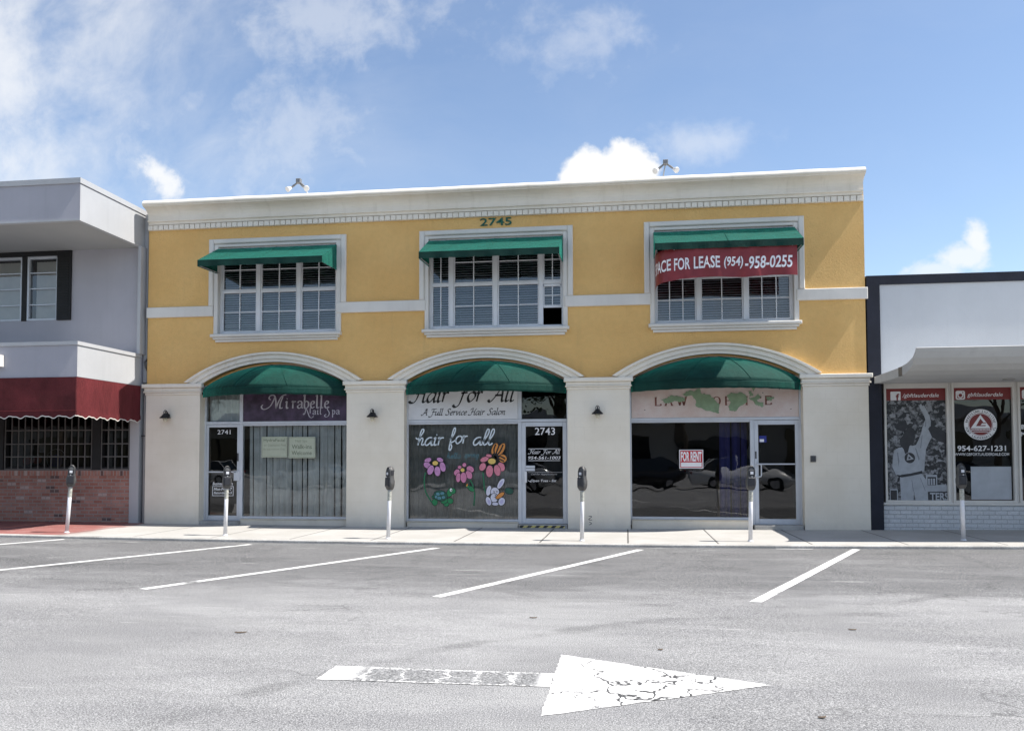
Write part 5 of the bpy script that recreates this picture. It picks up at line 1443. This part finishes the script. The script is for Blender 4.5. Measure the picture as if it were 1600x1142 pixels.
put_text(MB(), 'B', 7.675, 7.745, 2.02, 2.105, FY-.0012, bold=.03).build('lettering', M['whiteink'], r); put_text(MB(), 'M', 7.655, 7.76, 1.88, 1.965, FY-.0012, bold=.03).build('lettering', M['whiteink'], r)

# ---------------------------------------------------------------- across the lot: what the glass reflects
def car(label, paint, x, y, rz):
    r = thing('parked_car', label, 'car', (0, 0, 0), 'cars parked across the lot')
    st = [(-2.25, .42, .70, .62), (-2.15, .30, .86, .80), (-1.7, .24, .95, .88), (-.8, .22, .97, .90), (.5, .22, .96, .90), (1.2, .24, .93, .89), (1.8, .26, .84, .84), (2.15, .32, .72, .76), (2.25, .42, .62, .60)]
    rows = []
    for X, z0, z1, w in st:
        rows.append([(X, -w*.9, z0), (X, -w, z0+.15), (X, -w, (z0+z1)*.55), (X, -w*.93, z1-.04), (X, -w*.8, z1), (X, w*.8, z1), (X, w*.93, z1-.04), (X, w, (z0+z1)*.55), (X, w, z0+.15), (X, w*.9, z0)])
    mb = MB().grid(rows, True); mb.poly(rows[0]); mb.poly(rows[-1][::-1]); mb.build('body', paint, r, smooth=True)
    cb = [(-1.95, .93, .72, .93), (-1.35, .95, .76, 1.38), (-.5, .96, .78, 1.47), (.35, .96, .78, 1.43), (1.15, .92, .74, .93)]
    rows = [[(X, -w, z0), (X, -w*.82, z1), (X, w*.82, z1), (X, w, z0)] for X, z0, w, z1 in cb]
    MB().grid(rows).build('windows', M['carglass'], r)
    MB().grid([[(X, -w*.80, z1+.012), (X, w*.80, z1+.012)] for X, z0, w, z1 in ((-1.38, 0, .76, 1.38), (-.5, 0, .78, 1.47), (.35, 0, .78, 1.43))]).build('roof', paint, r)
    for s_ in (-1, 1):
        pl = MB()
        for a_, b_ in (((1.15, .92), (.35, 1.43)), ((-.3, .95), (-.35, 1.47)), ((-1.95, .93), (-1.35, 1.38))): pl.tube([(a_[0], s_*.755, a_[1]), (b_[0], s_*.645, b_[1])], .03, 6)
        pl.build('window_pillar', paint, r)
        MB().box(2.12, 2.22, s_*.62-.14, s_*.62+.14, .58, .70).build('headlight', M['lamplens'], r); MB().box(-2.24, -2.13, s_*.62-.14, s_*.62+.14, .66, .80).build('tail_light', M['taillens'], r)
        for X in (-1.38, 1.36):
            w_ = MB().tube([(X, s_*.70, .33), (X, s_*.90, .33)], .33, 22).build('wheel', M['rubber'], r)
            MB().tube([(X, s_*.902, .33), (X, s_*.912, .33)], .21, 14).build('rim', M['rim'], w_)
        MB().box(.55, .75, s_*.88-.07, s_*.88+.07, .95, 1.08).build('mirror', paint, r)
    r.location = (x, y, RZ); r.rotation_euler = (0, 0, math.radians(rz)); return r
car('white hatchback across the lot, mirrored in the right glass door', M['carwhite'], 5.1, -21.0, 0)
car('black car across the lot, mirrored in the law office window', M['carblack'], .6, -23.5, 180)
car('silver car across the lot, mirrored beside the painted rabbit', M['carsilver'], -5.6, -21.0, 180)
car('black sedan across the lot, mirrored in the salon door', M['carblack'], -9.9, -23.0, 0)
car('silver sedan across the lot, mirrored in the nail spa window', M['carsilver'], -15.4, -22.0, 0)
car('white sedan across the lot, mirrored at the grey building', M['carwhite'], -22.5, -24.0, 180)
car('black hatchback across the lot, mirrored in the logo window', M['carblack'], 13.5, -22.5, 180)
def tree(label, x, y, h, seed):
    r = thing('shade_tree', label, 'tree', (x, y, -.1), 'trees across the lot'); rr = random.Random(seed)
    tk = MB().tube([(x, y, -.1), (x+.1, y, h*.25), (x, y+.1, h*.5), (x+.2, y, h*.8)], [.22, .17, .13, .05], 8)
    for k in range(6):
        a = k*1.05+rr.random(); tk.tube([(x, y, h*(.35+.05*k)), (x+math.cos(a)*h*.16, y+math.sin(a)*h*.16, h*(.5+.05*k)), (x+math.cos(a)*h*.3, y+math.sin(a)*h*.3, h*(.58+.055*k))], [.09, .06, .02], 6)
    tk.build('trunk', M['bark'], r)
    lf = MB()
    for c_ in range(46):
        a = rr.uniform(0, 2*PI); el = rr.uniform(-.5, 1); d_ = h*.36*rr.uniform(.35, 1)
        cx, cy, cz = x+math.cos(a)*d_*math.cos(el*.9), y+math.sin(a)*d_*math.cos(el*.9), h*.68+math.sin(el)*h*.30
        for k in range(46):
            p = Vector((cx+rr.gauss(0, .55), cy+rr.gauss(0, .55), cz+rr.gauss(0, .42))); s_ = rr.uniform(.10, .2)
            u_ = Vector((rr.uniform(-1, 1), rr.uniform(-1, 1), rr.uniform(-.6, .6))).normalized(); w_ = u_.cross(Vector((rr.uniform(-1, 1), rr.uniform(-1, 1), 1))).normalized()
            lf.poly([p-u_*s_, p+w_*s_*.5, p+u_*s_, p-w_*s_*.5])
    lf.build('crown', M['leaf'], r)
for i, (x, y, h) in enumerate(((-57, -36, 9.), (-47, -34, 8.6), (-38.5, -35, 9.2), (-30, -36, 8.5), (-21, -33, 9.5), (-12.5, -35, 8.), (-4, -33, 9.), (3.5, -36, 9.8), (11.5, -33, 8.4), (22, -36, 9.5))):
    tree(('tall dark tree across the lot', 'broad dark tree across the lot')[i % 2]+(', farthest left, added to darken reflections', ', second from the left end, added to darken reflections', ', third from the left end, added to darken reflections', ', fourth from the left end', ', left of the white shop', ', before the white shop', ', beside the silver car', ', behind the white hatchback', ', right of the hatchback', ', farthest right')[i], x, y, h, 20+i)
r = thing('low_shop', 'low white flat roofed shop behind the trees across the lot', 'building', (0, -46, 0))
MB().box(-75, 60, -58, -46, -.1, 4.2).build('wall', M['soffit'], r); MB().box(-75.4, 60.4, -58, -44.2, 4.2, 4.7).build('roof', M['pale'], r)  # lengthened at both ends to keep bright horizon out of the reflections
for k in range(17): MB().box(-72+k*7.6, -67+k*7.6, -45.99, -45.9, .5, 3.0).build('window', M['carglass'], r)
